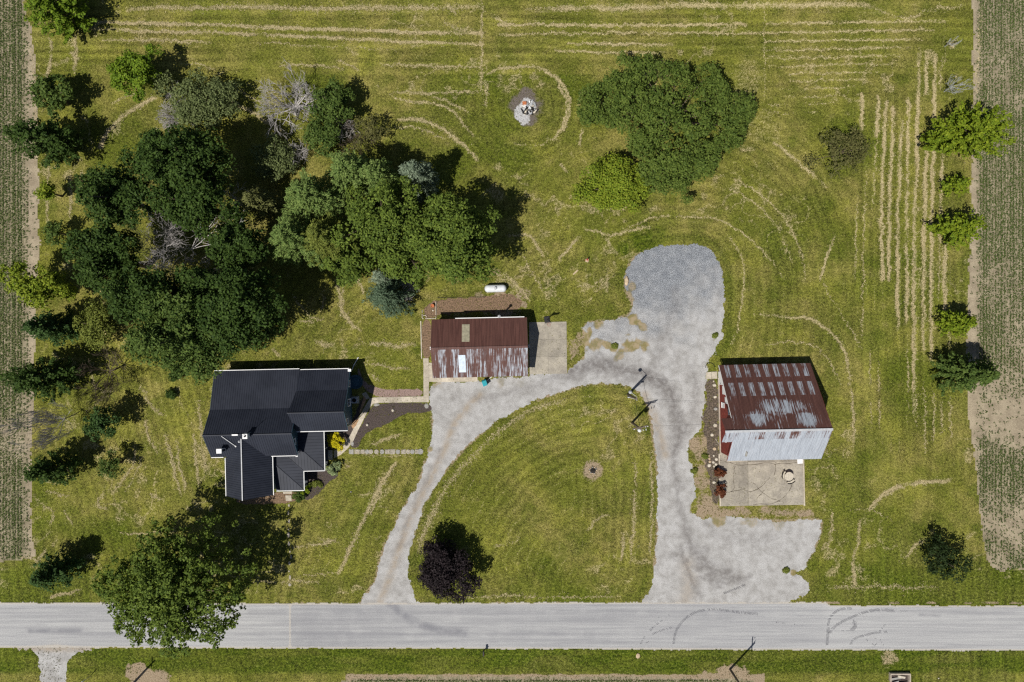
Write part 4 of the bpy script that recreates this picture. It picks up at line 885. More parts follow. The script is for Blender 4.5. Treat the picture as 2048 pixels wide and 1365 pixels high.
for k in range(len(xs9) - 1):
    x0_, x1_ = xs9[k] + .6, xs9[k + 1] - .6
    x0_ += r9.uniform(-.3, 1.2); x1_ -= r9.uniform(-.3, 1.2)
    if x1_ - x0_ < 9 and k > 2: q = [((x0_ + x1_) / 2 + 4.6 * math.cos(t), 904 + 4.8 * math.sin(t)) for t in [i_ * .7 for i_ in range(9)]]
    else: q = [(x0_, 899.5 + r9.uniform(-1, 1)), ((x0_ + x1_) / 2, 899 + r9.uniform(-.6, 1)), (x1_, 899.5 + r9.uniform(-1, 1.2)), (x1_ + r9.uniform(-.5, .5), 908.5 + r9.uniform(-.7, .7)), (x0_, 908.5 + r9.uniform(-.7, .7))]
    w_ = [P(a_, b_) for a_, b_ in q]; c_ = sum(w_, Vector()) / len(w_)
    mb_ = MB().prism([((v_ - c_).x, (v_ - c_).y) for v_ in reversed(w_)], 0, .05 + r9.uniform(-.01, .01)); mb_.obj('stone', MAT['pavestone'] if k % 3 else MAT['greystone'], st).location = c_
w_ = [(841 + 5.6 * math.cos(i_ * .52), 903.5 + 5.6 * math.sin(i_ * .52)) for i_ in range(12)]
c_ = P(841, 903.5); MB().prism([((P(a_, b_) - c_).x, (P(a_, b_) - c_).y) for a_, b_ in reversed(w_)], 0, .06).obj('stone', MAT['greystone'], st).location = c_
st2 = empty('sunken_stone_path', kind='structure')
for k, (px_, py_, hw, hh) in enumerate([(578,1011,2,3),(577,1026,1.8,5),(578,1043,2,4),(577,1070,2.6,6),(578,1088,2.5,5),(580,1104,1.5,2),(582,1114,2,4.5),(579,1127,2.4,4),(578,1143,1.4,2),(580,1155,2.2,5),(580,1170,3,3),(577,1059,1.5,2)]):
    w_ = [P(px_ + hw * math.cos(t) * r9.uniform(.85, 1.2), py_ + hh * math.sin(t) * r9.uniform(.85, 1.15)) for t in [i_ * math.pi / 4 + .4 for i_ in range(8)]]; c_ = P(px_, py_)
    MB().prism([((v_ - c_).x, (v_ - c_).y) for v_ in reversed(w_)], 0, .03).obj('stone', MAT['pavestone'], st2).location = c_
slabs('porch_landing', [[(571,991),(583,991),(584,1002),(572,1002)],[(566,984),(584,983),(584,988),(567,988)]], MAT['conc'], 0, .07)
def bed(name, pts, mat, z, rag=.35, label=None):
    poly = P2(smooth_poly(pts, 2, True)); b0 = poly.min(0) - .6; b1 = poly.max(0) + .6
    sheet(name, (b0[0], b0[1], b1[0], b1[1]), lambda x, y: sdf(x, y, poly) + (fbm(x, y, .6, 12) - .5) * rag, z, .08, mat, lambda x, y: {}, label=label)
bed('mulch_bed', [(747,807),(846,806),(862,812),(864,823),(845,826),(815,825),(790,838),(768,852),(740,860),(724,875),(716,896),(705,898),(700,885),(722,852),(738,824)], MAT['mulch'], .010)
bed('mulch_bed', [(610,938),(650,938),(668,930),(680,940),(672,958),(655,965),(640,985),(618,1001),(606,998),(606,960)], MAT['mulch'], .010)
bed('mulch_bed', [(470,1000),(546,985),(600,984),(600,1003),(560,1007),(500,1010),(480,1008)], MAT['soilbed'], .010)
bed('mulch_bed', [(652,862),(700,862),(722,792),(732,800),(706,870),(690,885),(668,900),(650,905)], MAT['mulch'], .010)
bed('pink_gravel_path', [(716,731),(722,752),(732,766),(756,777),(790,780),(846,777),(846,793),(800,794),(752,795),(738,784),(728,775),(716,760)], MAT['pinkgravel'], .008)
bed('weedy_bed', [(843,640),(864,640),(864,718),(844,718)], MAT['soilbed'], .008, .2)
bed('weedy_bed', [(846,620),(870,600),(900,597),(960,594),(1010,588),(1038,594),(1044,612),(1035,622),(880,628),(850,640)], MAT['soilbed'], .007, .7)
bed('stone_bed', [(1412,762),(1436,760),(1438,905),(1440,945),(1440,1005),(1425,1005),(1418,950),(1412,930),(1414,890),(1404,860),(1412,800)], MAT['darkbed'], .008, .9)
slabs('paver_edging', [[(728,792),(733,799),(722,824),(718,828)],[(706,842),(718,839),(712,852),(706,858),(703,852)]], MAT['paver'], 0, .05)
slabs('barn_doorstep', [[(1412,745),(1422,744),(1422,758),(1412,759)],[(1422.5,744),(1434,743.5),(1434,758),(1422.5,758)]], MAT['conc'], 0, .1)

# ------------------------------------------------------------------ stones
def rock(label, px, py, rx, ry, rz, mat='stone', group=None, seed=0, rot=0):
    r = np.random.default_rng(seed + int(px * 7 + py)); mb = MB()
    prof_n = 7; vs = []; fs = []; rings = [(.72, -.05), (1.0, .22), (.92, .62), (.55, .95)]
    for q, z_ in rings:
        for k in range(prof_n):
            t = 2 * math.pi * k / prof_n + rot; jr = r.uniform(.82, 1.15)
            vs.append((rx * q * jr * math.cos(t), ry * q * jr * math.sin(t), rz * z_ * r.uniform(.9, 1.1)))
    for i_ in range(len(rings) - 1):
        for k in range(prof_n):
            a0 = i_ * prof_n + k; a1 = i_ * prof_n + (k + 1) % prof_n; fs.append((a0, a1, a1 + prof_n, a0 + prof_n))
    fs += [tuple(range(prof_n - 1, -1, -1)), tuple(range((len(rings) - 1) * prof_n, len(rings) * prof_n))]
    mb.add(vs, fs)
    return mb.obj('rock', MAT[mat], None, label=label, cat='rock', group=group, loc=P(px, py))
SB = 'stones in the bed beside the barn'
for k, (px_, py_, s_, mt, lb) in enumerate([(1429,771,.28,'stone','pale round stone nearest the doorstep in the barn bed'),(1430,794,.24,'stone','pale angular stone second from the doorstep in the barn bed'),(1431,818,.28,'greystone','blue grey stone halfway along the barn bed'),
   (1430,851,.30,'stone','broad whitish stone beside the middle of the barn ledge'),(1424,870,.26,'stone','cream stone set left of the row in the barn bed'),(1429,898,.27,'tanstone','tan stone at the south end of the barn bed'),(1427,763,.1,'stone','tiny white stone just below the barn doorstep'),
   (1428,965,.24,'stone','white round stone between the two red shrubs')]):
    rock(lb, px_, py_, s_, s_ * .85, s_ * .7, mt, SB, k)
LB2 = ['upper left tan stone of the cluster beside the patio corner', 'upper right cream stone of the cluster beside the patio corner', 'left middle tan stone of the cluster beside the patio corner', 'tall white stone nearest the patio corner', 'lower left pinkish stone of the cluster above the biggest white stone',
       'central white stone of the cluster beside the patio corner', 'right lower white stone of the cluster beside the patio kerb', 'biggest white stone at the lower left of the patio cluster', 'small cream stone at the bottom of the patio cluster']
for k, (px_, py_, s_, mt) in enumerate([(1417,912,.19,'tanstone'),(1427.5,912,.13,'stone'),(1419,918,.16,'tanstone'),(1432.5,919,.22,'stone'),(1420,924,.18,'tanstone'),(1426.5,925,.2,'stone'),(1432,929,.2,'stone'),(1418.5,931.5,.25,'stone'),(1428,933,.16,'stone')]):
    rock(LB2[k], px_, py_, s_, s_, s_ * .6, mt, 'cluster of pale stones beside the patio', 20 + k)
rock('tan boulder at the left edge of the gravel turnaround', 1253, 562, .30, .75, .35, 'tanstone', None, 3)
rock('small pinkish rock in the mulch bed near the path bend', 735, 850, .20, .2, .22, 'stone', None, 5)
rock('small pale rock in the mulch bed below the concrete path', 786, 821, .2, .22, .2, 'stone', None, 6)
rock('pale rubble at the corner where the path bends', 753, 810, .4, .22, .1, 'greystone', None, 8)
rock('pale rubble at the corner where the path meets the driveway', 853, 812, .3, .35, .1, 'greystone', None, 9)
rock('small dusty stone in the front lawn below the house', 702, 984, .12, .1, .15, 'greystone', None, 10)
rock('light rubble stone beside the curved path end', 705, 888, .22, .3, .1, 'greystone', None, 11)

# ------------------------------------------------------------------ yard objects
tk = empty('propane_tank', 'long white propane tank lying behind the garage', 'propane tank', P(991, 577.5, .7), ROT)
tk.location.z = 0
prof = []
for k in range(9): t = k / 8 * math.pi / 2; prof.append((.5 * math.sin(t), -1.0 - .45 * math.cos(t)))
prof += [(.5, 0)] + [(r_, -z_) for r_, z_ in reversed(prof)]
mb = MB(); vs = []; S_ = 20
for r_, x_ in prof:
    for k in range(S_): t = 2 * math.pi * k / S_; vs.append((x_, max(r_, .01) * math.cos(t), .75 + max(r_, .01) * math.sin(t)))
mb.add(vs, [(i_ * S_ + k, (i_ + 1) * S_ + k, (i_ + 1) * S_ + (k + 1) % S_, i_ * S_ + (k + 1) % S_) for i_ in range(len(prof) - 1) for k in range(S_)])
mb.obj('tank', MAT['tank'], tk, True); MB().lathe([(.2, 1.2), (.2, 1.36), (.15, 1.42), (.02, 1.44)], 0, 0, 14).obj('valve_cover', MAT['galv'], tk)
for s_ in (-.8, .8): MB().box(s_ - .1, s_ + .1, -.4, .4, 0, .34).obj('foot', MAT['conc'], tk)

bn = empty('trash_bin', 'teal plastic wheeled bin standing in front of the garage', 'bin', P(970, 766), math.radians(20))
MB().box(-.26, .26, -.3, .3, .06, .98, -.04).obj('body', MAT['teal'], bn); MB().box(-.32, .32, -.37, .36, .98, 1.06, .04).obj('lid', MAT['teal'], bn)
MB().tube([(-.25, .42, .97), (.25, .42, .97)], .025, 6).obj('handle', MAT['teal'], bn)
for s_ in (-.3, .3): MB().tube([(s_ - .03, .32, .12), (s_ + .03, .32, .12)], .12, 12).obj('wheel', MAT['dark'], bn)
MB().tube([P(971, 764, .05), P(984, 753.5, .08)], .05, 6).obj('white_pole', MAT['white'], None, label='white pole lying on the ground beside the teal bin', cat='pole')

bh = empty('basketball_hoop', 'black basketball hoop standing at the back edge of the concrete apron', 'basketball hoop', P(1094, 641), math.radians(10))
MB().tube([(0, 0, 0), (0, 0, 2.5), (.25, -.35, 2.9)], .055, 8).obj('pole', MAT['dark'], bh); MB().box(-.45, .45, -.42, -.38, 2.7, 3.3).obj('backboard', MAT['dark'], bh)
hr = MB(); hr.tube([(.2 * math.cos(t) , -.64 + .2 * math.sin(t), 2.8) for t in [k * .5236 for k in range(13)]], .015, 5); hr.obj('rim', MAT['pumpred'], bh)
MB().tube([(0, .1, 1.0), (0.3, .3, 2.6)], .03, 5).obj('brace', MAT['dark'], bh); MB().box(-.35, .35, -.3, .5, .06, .18).obj('base', MAT['dark'], bh)

# wire fence of the bed behind the garage
wf = empty('wire_fence', 'low thin wire fence along the bed behind the garage', 'fence', P(922, 596))
for px_ in (876, 890, 912, 935, 958, 968):
    c_ = P(px_, 596) - P(922, 596); MB().tube([(c_.x, c_.y, 0), (c_.x, c_.y, .85)], .025, 5).obj('post', MAT['dark'], wf)
a_ = P(874, 596) - P(922, 596); b_ = P(970, 595) - P(922, 596)
for z_ in (.25, .5, .8): MB().tube([(a_.x, a_.y, z_), (b_.x, b_.y, z_)], .012, 4).obj('wire', MAT['dark'], wf)
# block edging
be = empty('block_edging', 'short row of pale bricks edging the bed at the garage corner', 'edging', P(858, 638)); rb = random.Random(4)
bl = [(844.5, 622 + k * 2.6, 1) for k in range(6)] + [(846 + k * 3.1, 637.6, 0) for k in range(9)] + [(872, 605 + k * 2.7, 1) for k in range(12)] + [(848, 631.5, 0), (851, 631.5, 0), (853.5, 634, 1)]
m0 = MB().box(-.095, .095, -.05, .05, 0, .14, .008).mesh('brick', MAT['stone']); m1 = MB().box(-.05, .05, -.085, .085, 0, .14, .008).mesh('brick', MAT['stone'])
for px_, py_, v_ in bl:
    if rb.random() < .15: continue
    o = link('brick', m1 if v_ else m0, be); c_ = P(px_, py_) - P(858, 638); o.location = (c_.x, c_.y, 0); o.rotation_euler.z = rb.uniform(-.1, .1)
bs = empty('bed_edging', 'long pale timber strip edging the weedy bed left of the garage', 'edging', P(842.5, 680), ROT); MB().box(-.06, .06, -2.5, 2.5, 0, .1).obj('timber', MAT['stone'], bs)
pt_ = MB(); pt_.lathe([(.16, 0), (.22, .36), (.25, .36), (.25, .42), (.2, .42), (.18, .32), (.02, .32)], 0, 0, 14); pt_.obj('clay_pot', MAT['orange'], None, label='orange clay pot beside the pale brick edging', cat='pot', loc=P(865.5, 612.5))
rock('small white stone just below the orange clay pot', 866, 621.5, .13, .12, .12, 'stone', None, 14)

# red water pump
pu = empty('water_pump', 'old red hand pump standing alone in the back lawn', 'water pump', P(1174, 520))
MB().lathe([(.1, 0), (.1, .08), (.06, .1), (.06, .55), (.1, .58), (.1, .85), (.04, .95)], 0, 0, 12).obj('body', MAT['pumpred'], pu)
MB().tube([(0, 0, .8), (-.25, -.1, .95), (-.42, -.15, .6)], .022, 6).obj('handle', MAT['pumpred'], pu); MB().tube([(0, 0, .66), (.06, -.2, .66), (.06, -.26, .58)], .04, 7).obj('spout', MAT['pumpred'], pu)
MB().box(-.22, .22, -.32, .12, 0, .06).obj('base', MAT['tanstone'], pu)
MB().box(-.42, .42, -.09, .09, 0, .05).obj('plank', MAT['tanstone'], None, label='short pale plank lying in the back lawn below the red pump', cat='plank', loc=P(1151, 545), rotz=.75)

# fire ring in the front lawn
fr = empty('fire_ring', 'small ring of stones round a fire pit in the front lawn', 'fire pit', P(1186, 941)); rf_ = random.Random(3)
for k in range(11):
    t = k * 2 * math.pi / 11; mb_ = MB().box(-.11, .11, -.08, .08, 0, .16, .03); o = mb_.obj('stone', MAT['greystone' if k % 2 else 'tanstone'], fr); o.location = (.46 * math.cos(t), .42 * math.sin(t), 0); o.rotation_euler = (0, 0, t + 1.57 + rf_.uniform(-.3, .3))
MB().lathe([(.42, .0), (.42, .03), (.2, .07), (.02, .08)], 0, 0, 12).obj('ash_heap', MAT['char'], fr)
for k in range(3): MB().tube([(-.25, -.1 + .1 * k, .1), (.25, .08 * k - .05, .13)], .04, 5).obj('log', MAT['char'], fr)

# burn pile debris
bp = empty('burn_pile', 'burnt pile of pale debris on an ash patch in the back field', 'burn pile', P(1057, 217)); rq = random.Random(8)
for k in range(46):
    a_ = rq.uniform(0, 6.28); d_ = rq.uniform(0, 1) ** .7 * 1.15; mt = rq.choice(['char', 'char', 'char', 'greystone', 'stone', 'galv', 'white'])
    L0 = rq.uniform(.12, .38); mb_ = MB().box(-L0, L0, -rq.uniform(.03, .12), rq.uniform(.03, .12), -.02, rq.uniform(.03, .1))
    o = mb_.obj('debris', MAT[mt], bp); o.location = (d_ * math.cos(a_) + .1, d_ * math.sin(a_) * .8, rq.uniform(.03, .22)); o.rotation_euler = (rq.uniform(-.4, .4), rq.uniform(-.4, .4), rq.uniform(0, 3.1))
MB().box(-.26, .26, -.2, .2, 0, .24).obj('box', MAT['orange'], bp).location = (-.55, .6, .1)

# round table and curved benches on the patio
rt = empty('patio_table', 'round beige stone table on the barn patio', 'table', P(1574, 951))
MB().lathe([(.56, .66), (.58, .68), (.58, .74), (.55, .76), (.02, .76)], 0, 0, 28).obj('tabletop', MAT['stone'], rt); MB().lathe([(.3, .0), (.2, .12), (.18, .5), (.28, .66)], 0, 0, 14).obj('pedestal', MAT['stone'], rt)
def bench(label, px, py, ang):
    o = empty('curved_bench', label, 'bench', P(px, py), ang, 'curved benches round the patio table')
    for (r0, r1, z0_, z1_, nm, mt) in ((.76, 1.02, .40, .47, 'seat', 'stone'), (1.0, 1.05, .47, .64, 'backrest', 'dark')):
        mb_ = MB(); n = 10; vs = []
        for k in range(n + 1):
            t = -.55 + 1.1 * k / n
            for rr_, zz_ in ((r0, z0_), (r1, z0_), (r1, z1_), (r0, z1_)): vs.append((rr_ * math.cos(t) - .95, rr_ * math.sin(t), zz_))
        fs = [(4 * k + j, 4 * k + 4 + j, 4 * k + 4 + (j + 1) % 4, 4 * k + (j + 1) % 4) for k in range(n) for j in range(4)] + [(0, 1, 2, 3), (4 * n + 3, 4 * n + 2, 4 * n + 1, 4 * n)]
        mb_.add(vs, fs); mb_.obj(nm, MAT[mt], o)
    for t in (-.45, .45): MB().box(.9 * math.cos(t) - 1.02, .9 * math.cos(t) - .82, .95 * math.sin(t) - .1, .95 * math.sin(t) + .1, 0, .4).obj('leg', MAT['stone'], o)
bench('curved stone bench with dark back at the upper left of the round table', 1563, 948, math.radians(165))
bench('curved stone bench with dark back below the round table', 1580, 964.5, math.radians(-68))
MB().box(-.4, .4, -.3, .3, .06, .12).obj('white_board', MAT['white'], None, label='white board lying at the barn corner on the patio edge', cat='board', loc=P(1600, 923), rotz=.1)
hs_ = MB()
pts = [P(1420 + 9 * math.cos(t), 735 + 9 * math.sin(t), .03 + .002 * k) for k, t in enumerate([3.0 + i_ * .25 for i_ in range(14)])]
hs_.tube(pts, .035, 5); hs_.obj('garden_hose', MAT['dark'], None, label='dark garden hose curled beside the barn doorstep', cat='hose')
MB().tube([P(1431, 878, .03), P(1437, 888, .05), P(1431, 889, .04)], .03, 5).obj('pale_stick', MAT['stone'], None, label='bent pale stick lying in the bed beside the barn', cat='stick')

# ------------------------------------------------------------------ poles, wires
def wire(a, b, sag, rad, name='overhead_wire', label=None):
    pts = []; a, b = Vector(a), Vector(b)
    for k in range(13):
        t = k / 12; p = a.lerp(b, t); p.z -= sag * 4 * t * (1 - t); pts.append(p)
    return MB().tube(pts, rad, 4).obj(name, MAT['dark'], None, label=label, cat='wire', group='overhead wires')
def mk_pole(label, px, py, hgt, r0=.15):
    p = empty('utility_pole', label, 'utility pole', P(px, py), 0, 'wooden poles')
    MB().tube([(0, 0, 0), (0, 0, hgt)], [r0, r0 * .65], 10).obj('post', MAT['wood'], p); return p
p1 = mk_pole('wooden yard light pole at the top of the lawn loop', 1256, 790, 6.2, .19)
MB().tube([(0, 0, 5.9), (.0, .25, 6.15), (-.65, .75, 6.2)], .03, 6).obj('lamp_arm', MAT['galv'], p1); MB().lathe([(.05, 5.9), (.24, 5.95), (.2, 6.15), (.08, 6.3)], -.72, .8, 12).obj('lamp', MAT['galv'], p1)
MB().box(-.3, .02, -.28, -.16, 1.2, 1.75).obj('meter_box', MAT['galv'], p1); MB().tube([(-.1, -.22, 1.7), (.12, -.2, 4.5), (.1, -.2, 6.0)], .04, 6).obj('conduit', MAT['white'], p1)
MB().box(.05, .4, -.14, -.02, 4.2, 4.5).obj('switch_box', MAT['white'], p1)
p2 = mk_pole('wooden pole with double crossarm and grey transformer in the lawn loop', 1264, 846, 6.4, .16)
for z_ in (5.75, 6.25): MB().box(-.95, .95, .1, .2, z_, z_ + .12).obj('crossarm', MAT['wood'], p2).rotation_euler = (0, 0, .22)
MB().lathe([(.2, 4.5), (.22, 4.55), (.22, 5.2), (.1, 5.3)], .05, -.36, 14).obj('transformer', MAT['tank'], p2)
for k in (-.85, .55, .82): MB().lathe([(.05, 6.36), (.07, 6.45), (.04, 6.55)], k, .15 + k * .22, 8).obj('insulator', MAT['white'], p2)
MB().tube([(.4, -.2, 5.6), (.55, -.35, 5.3)], .04, 6).tube([(.75, -.1, 5.7), (.85, -.3, 5.3)], .05, 6).obj('cutout_fuse', MAT['white'], p2)
p3 = mk_pole('tall road pole with crossarm at the bottom edge of the frame', 1460, 1339, 8.4, .16)
MB().box(-1.0, 1.0, .1, .2, 7.9, 8.02).obj('crossarm', MAT['wood'], p3).rotation_euler = (0, 0, 1.5)
MB().tube([(0, .1, 7.2), (.35, .55, 7.9)], .03, 5).tube([(0, .1, 7.2), (-.35, -.4, 7.9)], .03, 5).obj('brace', MAT['galv'], p3)
for k in (-.8, .3, .8): MB().lathe([(.05, 8.02), (.07, 8.12), (.04, 8.2)], .15, k, 8).obj('insulator', MAT['white'], p3)
p4 = mk_pole('road pole below the frame whose shadow crosses the bare soil patch', 262, 1372, 8.0, .17)
MB().box(-.7, .7, .1, .2, 7.5, 7.62).obj('crossarm', MAT['wood'], p4).rotation_euler = (0, 0, 1.5)
t1 = P(1256, 790) + Vector((0, 0, 5.8)); t2 = P(1264, 846) + Vector((.7, .3, 6.3)); bb = P(1437, 800) + Vector((0, 0, 4.2)); bb2 = P(1437, 838) + Vector((0, 0, 5.4))
wire(t1, bb, .3, .009, label='upper overhead wire from the yard light pole to the barn'); wire(t2, bb2, .3, .009, label='lower overhead wire from the double crossarm pole to the barn')
wire(P(1256, 790) + Vector((0, 0, 5.2)), P(1264, 846) + Vector((0, 0, 5.9)), .25, .02, label='short overhead wire between the two yard poles')
# mailbox at the road, small post sign
mbx = empty('mailbox', 'black mailbox on a wooden post at the lower road edge', 'mailbox', P(967, 1302))
MB().box(-.05, .05, -.05, .05, 0, 1.0).obj('post', MAT['wood'], mbx); k_ = MB(); k_.prism([(.12 * math.cos(t), .12 * math.sin(t)) for t in [i_ * math.pi / 8 for i_ in range(9)]] + [(-.12, -.14), (.12, -.14)], -.28, .28)
bo = k_.obj('box', MAT['dark'], mbx); bo.rotation_euler = (math.pi / 2, 0, 0); bo.location = (.05, .1, 1.14); MB().box(.18, .2, .0, .1, 1.1, 1.35).obj('flag', MAT['pumpred'], mbx)
sg = empty('road_sign', 'narrow sign on a post beside the small lower left drive', 'sign', P(181, 1352), .8)
MB().tube([(0, 0, 0), (0, 0, 2.0)], .035, 6).obj('post', MAT['galv'], sg); MB().box(-.4, .4, .03, .06, 1.5, 2.15).obj('sign_plate', MAT['white'], sg)
# culvert in the lower verge
cu = empty('culvert', 'broken concrete culvert box in the grass verge at the bottom right', 'culvert', P(1797, 1356))
for (x0_, x1_, y0_, y1_, zt) in ((-1.3, 1.35, .6, .78, .5), (1.2, 1.38, -1.4, .6, .5), (-1.3, -1.15, -.4, .6, .4)): MB().box(x0_, x1_, y0_, y1_, 0, zt).obj('headwall', MAT['foundation'], cu)
MB().box(-1.14, 1.19, -1.4, .59, .01, .05).obj('pit_floor', MAT['mulch'], cu)
for k, (x_, y_, a_, l_) in enumerate([(-.3, .0, .15, .8), (.3, .2, -.2, .5), (-.5, -.5, .3, .4), (.5, -.6, .1, .6), (.1, -.9, -.3, .5)]):
    o = MB().box(-l_, l_, -.14, .14, 0, .12).obj('slab', MAT['stone' if k % 2 else 'greystone'], cu); o.location = (x_, y_, .06 + .05 * k); o.rotation_euler = (.1, .05, a_)
rock('small pale clump of stone on the lower verge near the road', 1276, 1312, .3, .38, .2, 'tanstone', None, 44)
rock('small bright stone at the far right of the lower verge', 1877, 1357, .1, .1, .1, 'stone', None, 45)

# tyre marks: tread bars lying on the road surface
tm = MB(); rt_ = random.Random(6)
def treads(pts, w=5.0, step=2.6, skew=.5, keep=.9):
    q = smooth_poly(pts, 4); acc = 0
    for (ax_, ay_), (bx2, by2) in zip(q[:-1], q[1:]):
        L = math.hypot(bx2 - ax_, by2 - ay_)
        if L < 1e-6: continue
        dx, dy = (bx2 - ax_) / L, (by2 - ay_) / L; t = -acc
        while t + step <= L:
            t += step
            if rt_.random() > keep: continue
            cx, cy = ax_ + dx * t, ay_ + dy * t; nx_, ny_ = -dy, dx; hw = w * rt_.uniform(.35, .55); th = rt_.uniform(.35, .6)
            A = (cx - nx_ * hw - dx * hw * skew, cy - ny_ * hw - dy * hw * skew); Bp = (cx + nx_ * hw + dx * hw * skew, cy + ny_ * hw + dy * hw * skew)
            z_ = .0145
            tm.add([P(A[0] - dx * th, A[1] - dy * th, z_), P(Bp[0] - dx * th, Bp[1] - dy * th, z_), P(Bp[0] + dx * th, Bp[1] + dy * th, z_), P(A[0] + dx * th, A[1] + dy * th, z_)], [(0, 1, 2, 3)])
        acc = (L - t) if t > 0 else acc + L
treads([(1347,1290),(1350,1265),(1362,1245),(1382,1228),(1410,1219),(1440,1219),(1480,1226),(1515,1228)], 5.5); treads([(1280,1290),(1292,1268),(1318,1245),(1345,1225)], 3.5, 3, .5, .45)
treads([(1292,1288),(1302,1270),(1320,1262),(1345,1255)], 4, 3, .5, .6); treads([(1296,1290),(1298,1270),(1312,1240),(1330,1222)], 3, 3, .5, .35)
treads([(1654,1292),(1656,1262),(1657,1240),(1668,1225),(1685,1217),(1705,1217)], 6, 2.4); treads([(1658,1268),(1670,1252),(1695,1238),(1725,1226),(1755,1219),(1790,1222)], 6, 2.4)
treads([(1700,1293),(1706,1278),(1725,1272),(1752,1265),(1775,1264)], 5, 2.4); treads([(1700,1263),(1708,1258),(1712,1248),(1706,1243)], 8, 2, .4); treads([(1680,1262),(1702,1262)], 2, 2, .4); treads([(1752,1292),(1750,1276),(1760,1262),(1770,1250)], 4, 3, .5, .5); treads([(1768,1293),(1760,1278)], 3, 3, .5, .6)
treads([(1730,1278),(1750,1292)], 3, 3, .4, .6); treads([(1550,1245),(1580,1248),(1612,1252)], 2.5, 3, .5, .4); treads([(1790,1222),(1820,1222)], 3, 4, .5, .3)
treads([(1446,1188),(1466,1180),(1490,1170)], 4.5, 2.6, .5, .9)
tm.obj('tyre_marks', MAT['rubber'], None, kind='structure', label='curved black tyre marks across the road')

# ------------------------------------------------------------------ trees
def tube_np(mb, a, b, r0, r1, sides=5): mb.tube([a, b], [r0, r1], sides, False)
def branchy(mb, rg, p, d, L, r, depth, up=.15, spread=.7, sides=3):
    """recursive bare branches"""
    q = [p]; dd = d
    for k in range(3):
        dd = (dd + Vector(rg.normal(size=3)) * .16 + Vector((0, 0, up * .3))).normalized(); q.append(q[-1] + dd * L / 3)
    mb.tube(q, [r, r * .9, r * .78, r * .62], sides if depth < 2 else 3, False)
    if depth <= 0: return
    n = int(rg.integers(2, 5))
    for k in range(n):
        t = rg.uniform(.3, 1.0); base = q[0].lerp(q[-1], t) if t < .97 else q[-1]
        j = min(2, int(t * 3)); base = q[j].lerp(q[j + 1], t * 3 - j)
        nd = (dd + Vector(rg.normal(size=3)) * spread + Vector((0, 0, up))).normalized()
        branchy(mb, rg, base, nd, L * rg.uniform(.5, .8), max(r * .58, .016), depth - 1, up, spread, sides)

LEAVES = dict(
    bright=m_leaf('leaf_bright', (.048, .080, .007), (.130, .160, .014)), dark=m_leaf('leaf_dark', (.014, .029, .008), (.040, .066, .016)),
    mid=m_leaf('leaf_mid', (.024, .045, .012), (.068, .097, .026)), maple=m_leaf('leaf_maple', (.032, .054, .012), (.095, .128, .026)),
    yellow=m_leaf('leaf_yellow_green', (.060, .095, .010), (.150, .175, .022)), grey=m_leaf('leaf_grey_green', (.050, .066, .030), (.105, .125, .060)),
    olive=m_leaf('leaf_olive', (.060, .078, .018), (.125, .140, .036)), midbright=m_leaf('leaf_mid_bright', (.026, .046, .010), (.082, .110, .026)), green=m_leaf('leaf_green', (.040, .076, .008), (.110, .155, .016)), pine=m_leaf('needle_pine', (.050, .085, .026), (.125, .165, .058)),
    pineolive=m_leaf('needle_olive', (.055, .062, .025), (.120, .125, .055)), blue=m_leaf('needle_blue', (.058, .080, .066), (.140, .172, .148)), blued=m_leaf('needle_blue_dark', (.032, .053, .038), (.080, .112, .086)),
    purple=m_leaf('leaf_purple', (.009, .007, .010), (.030, .022, .030), .08, None, 1.15), redbrown=m_leaf('leaf_red', (.045, .014, .010), (.110, .040, .022), .15),
    gold=m_leaf('leaf_gold', (.20, .19, .008), (.42, .36, .015)), sage=m_leaf('leaf_sage', (.09, .12, .07), (.20, .24, .15)), brown=m_leaf('leaf_brownish', (.045, .050, .018), (.090, .085, .038)),
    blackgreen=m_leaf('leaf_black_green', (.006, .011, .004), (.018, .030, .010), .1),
    deepgreen=m_leaf('leaf_deep', (.016, .034, .012), (.040, .072, .024)))
TCOUNT = [0]
def crown_leaves(rg, clumps, cs, per, ln, wd, center, upw=.6, outw=.5, rw=.6, along=None, flat=.65):
    """clumps (n,3): leaves scattered in each clump"""
    n = len(clumps); N = n * per
    c = np.repeat(clumps, per, 0); ct = np.repeat(rg.random(n), per)
    csz = np.repeat(rg.uniform(.7, 1.25, n), per)[:, None]
    g_ = rg.normal(size=(N, 3)); g_[:, 2] = np.abs(g_[:, 2]) * .8 - .15
    off = nrm(g_) * (rg.uniform(.35, 1.12, N) ** .7)[:, None] * cs * csz * np.array([1, 1, flat])
    p = c + off
    out = nrm(p - center); loc = nrm(off)
    nn = out * outw * .5 + loc * .55 + np.array([0, 0, upw]) + rg.normal(size=(N, 3)) * rw * 1.05
    t = None
    if along is not None: t = np.repeat(along, per, 0) + rg.normal(size=(N, 3)) * .45
    v, f = leaf_quads(p, nn, ln * rg.uniform(.7, 1.3, N), wd * rg.uniform(.7, 1.3, N), t, rg)
    tint = np.clip(.75 * rg.random(N) ** 1.3 + .35 * ct, 0, 1)
    return v, f, np.repeat(tint, 4)

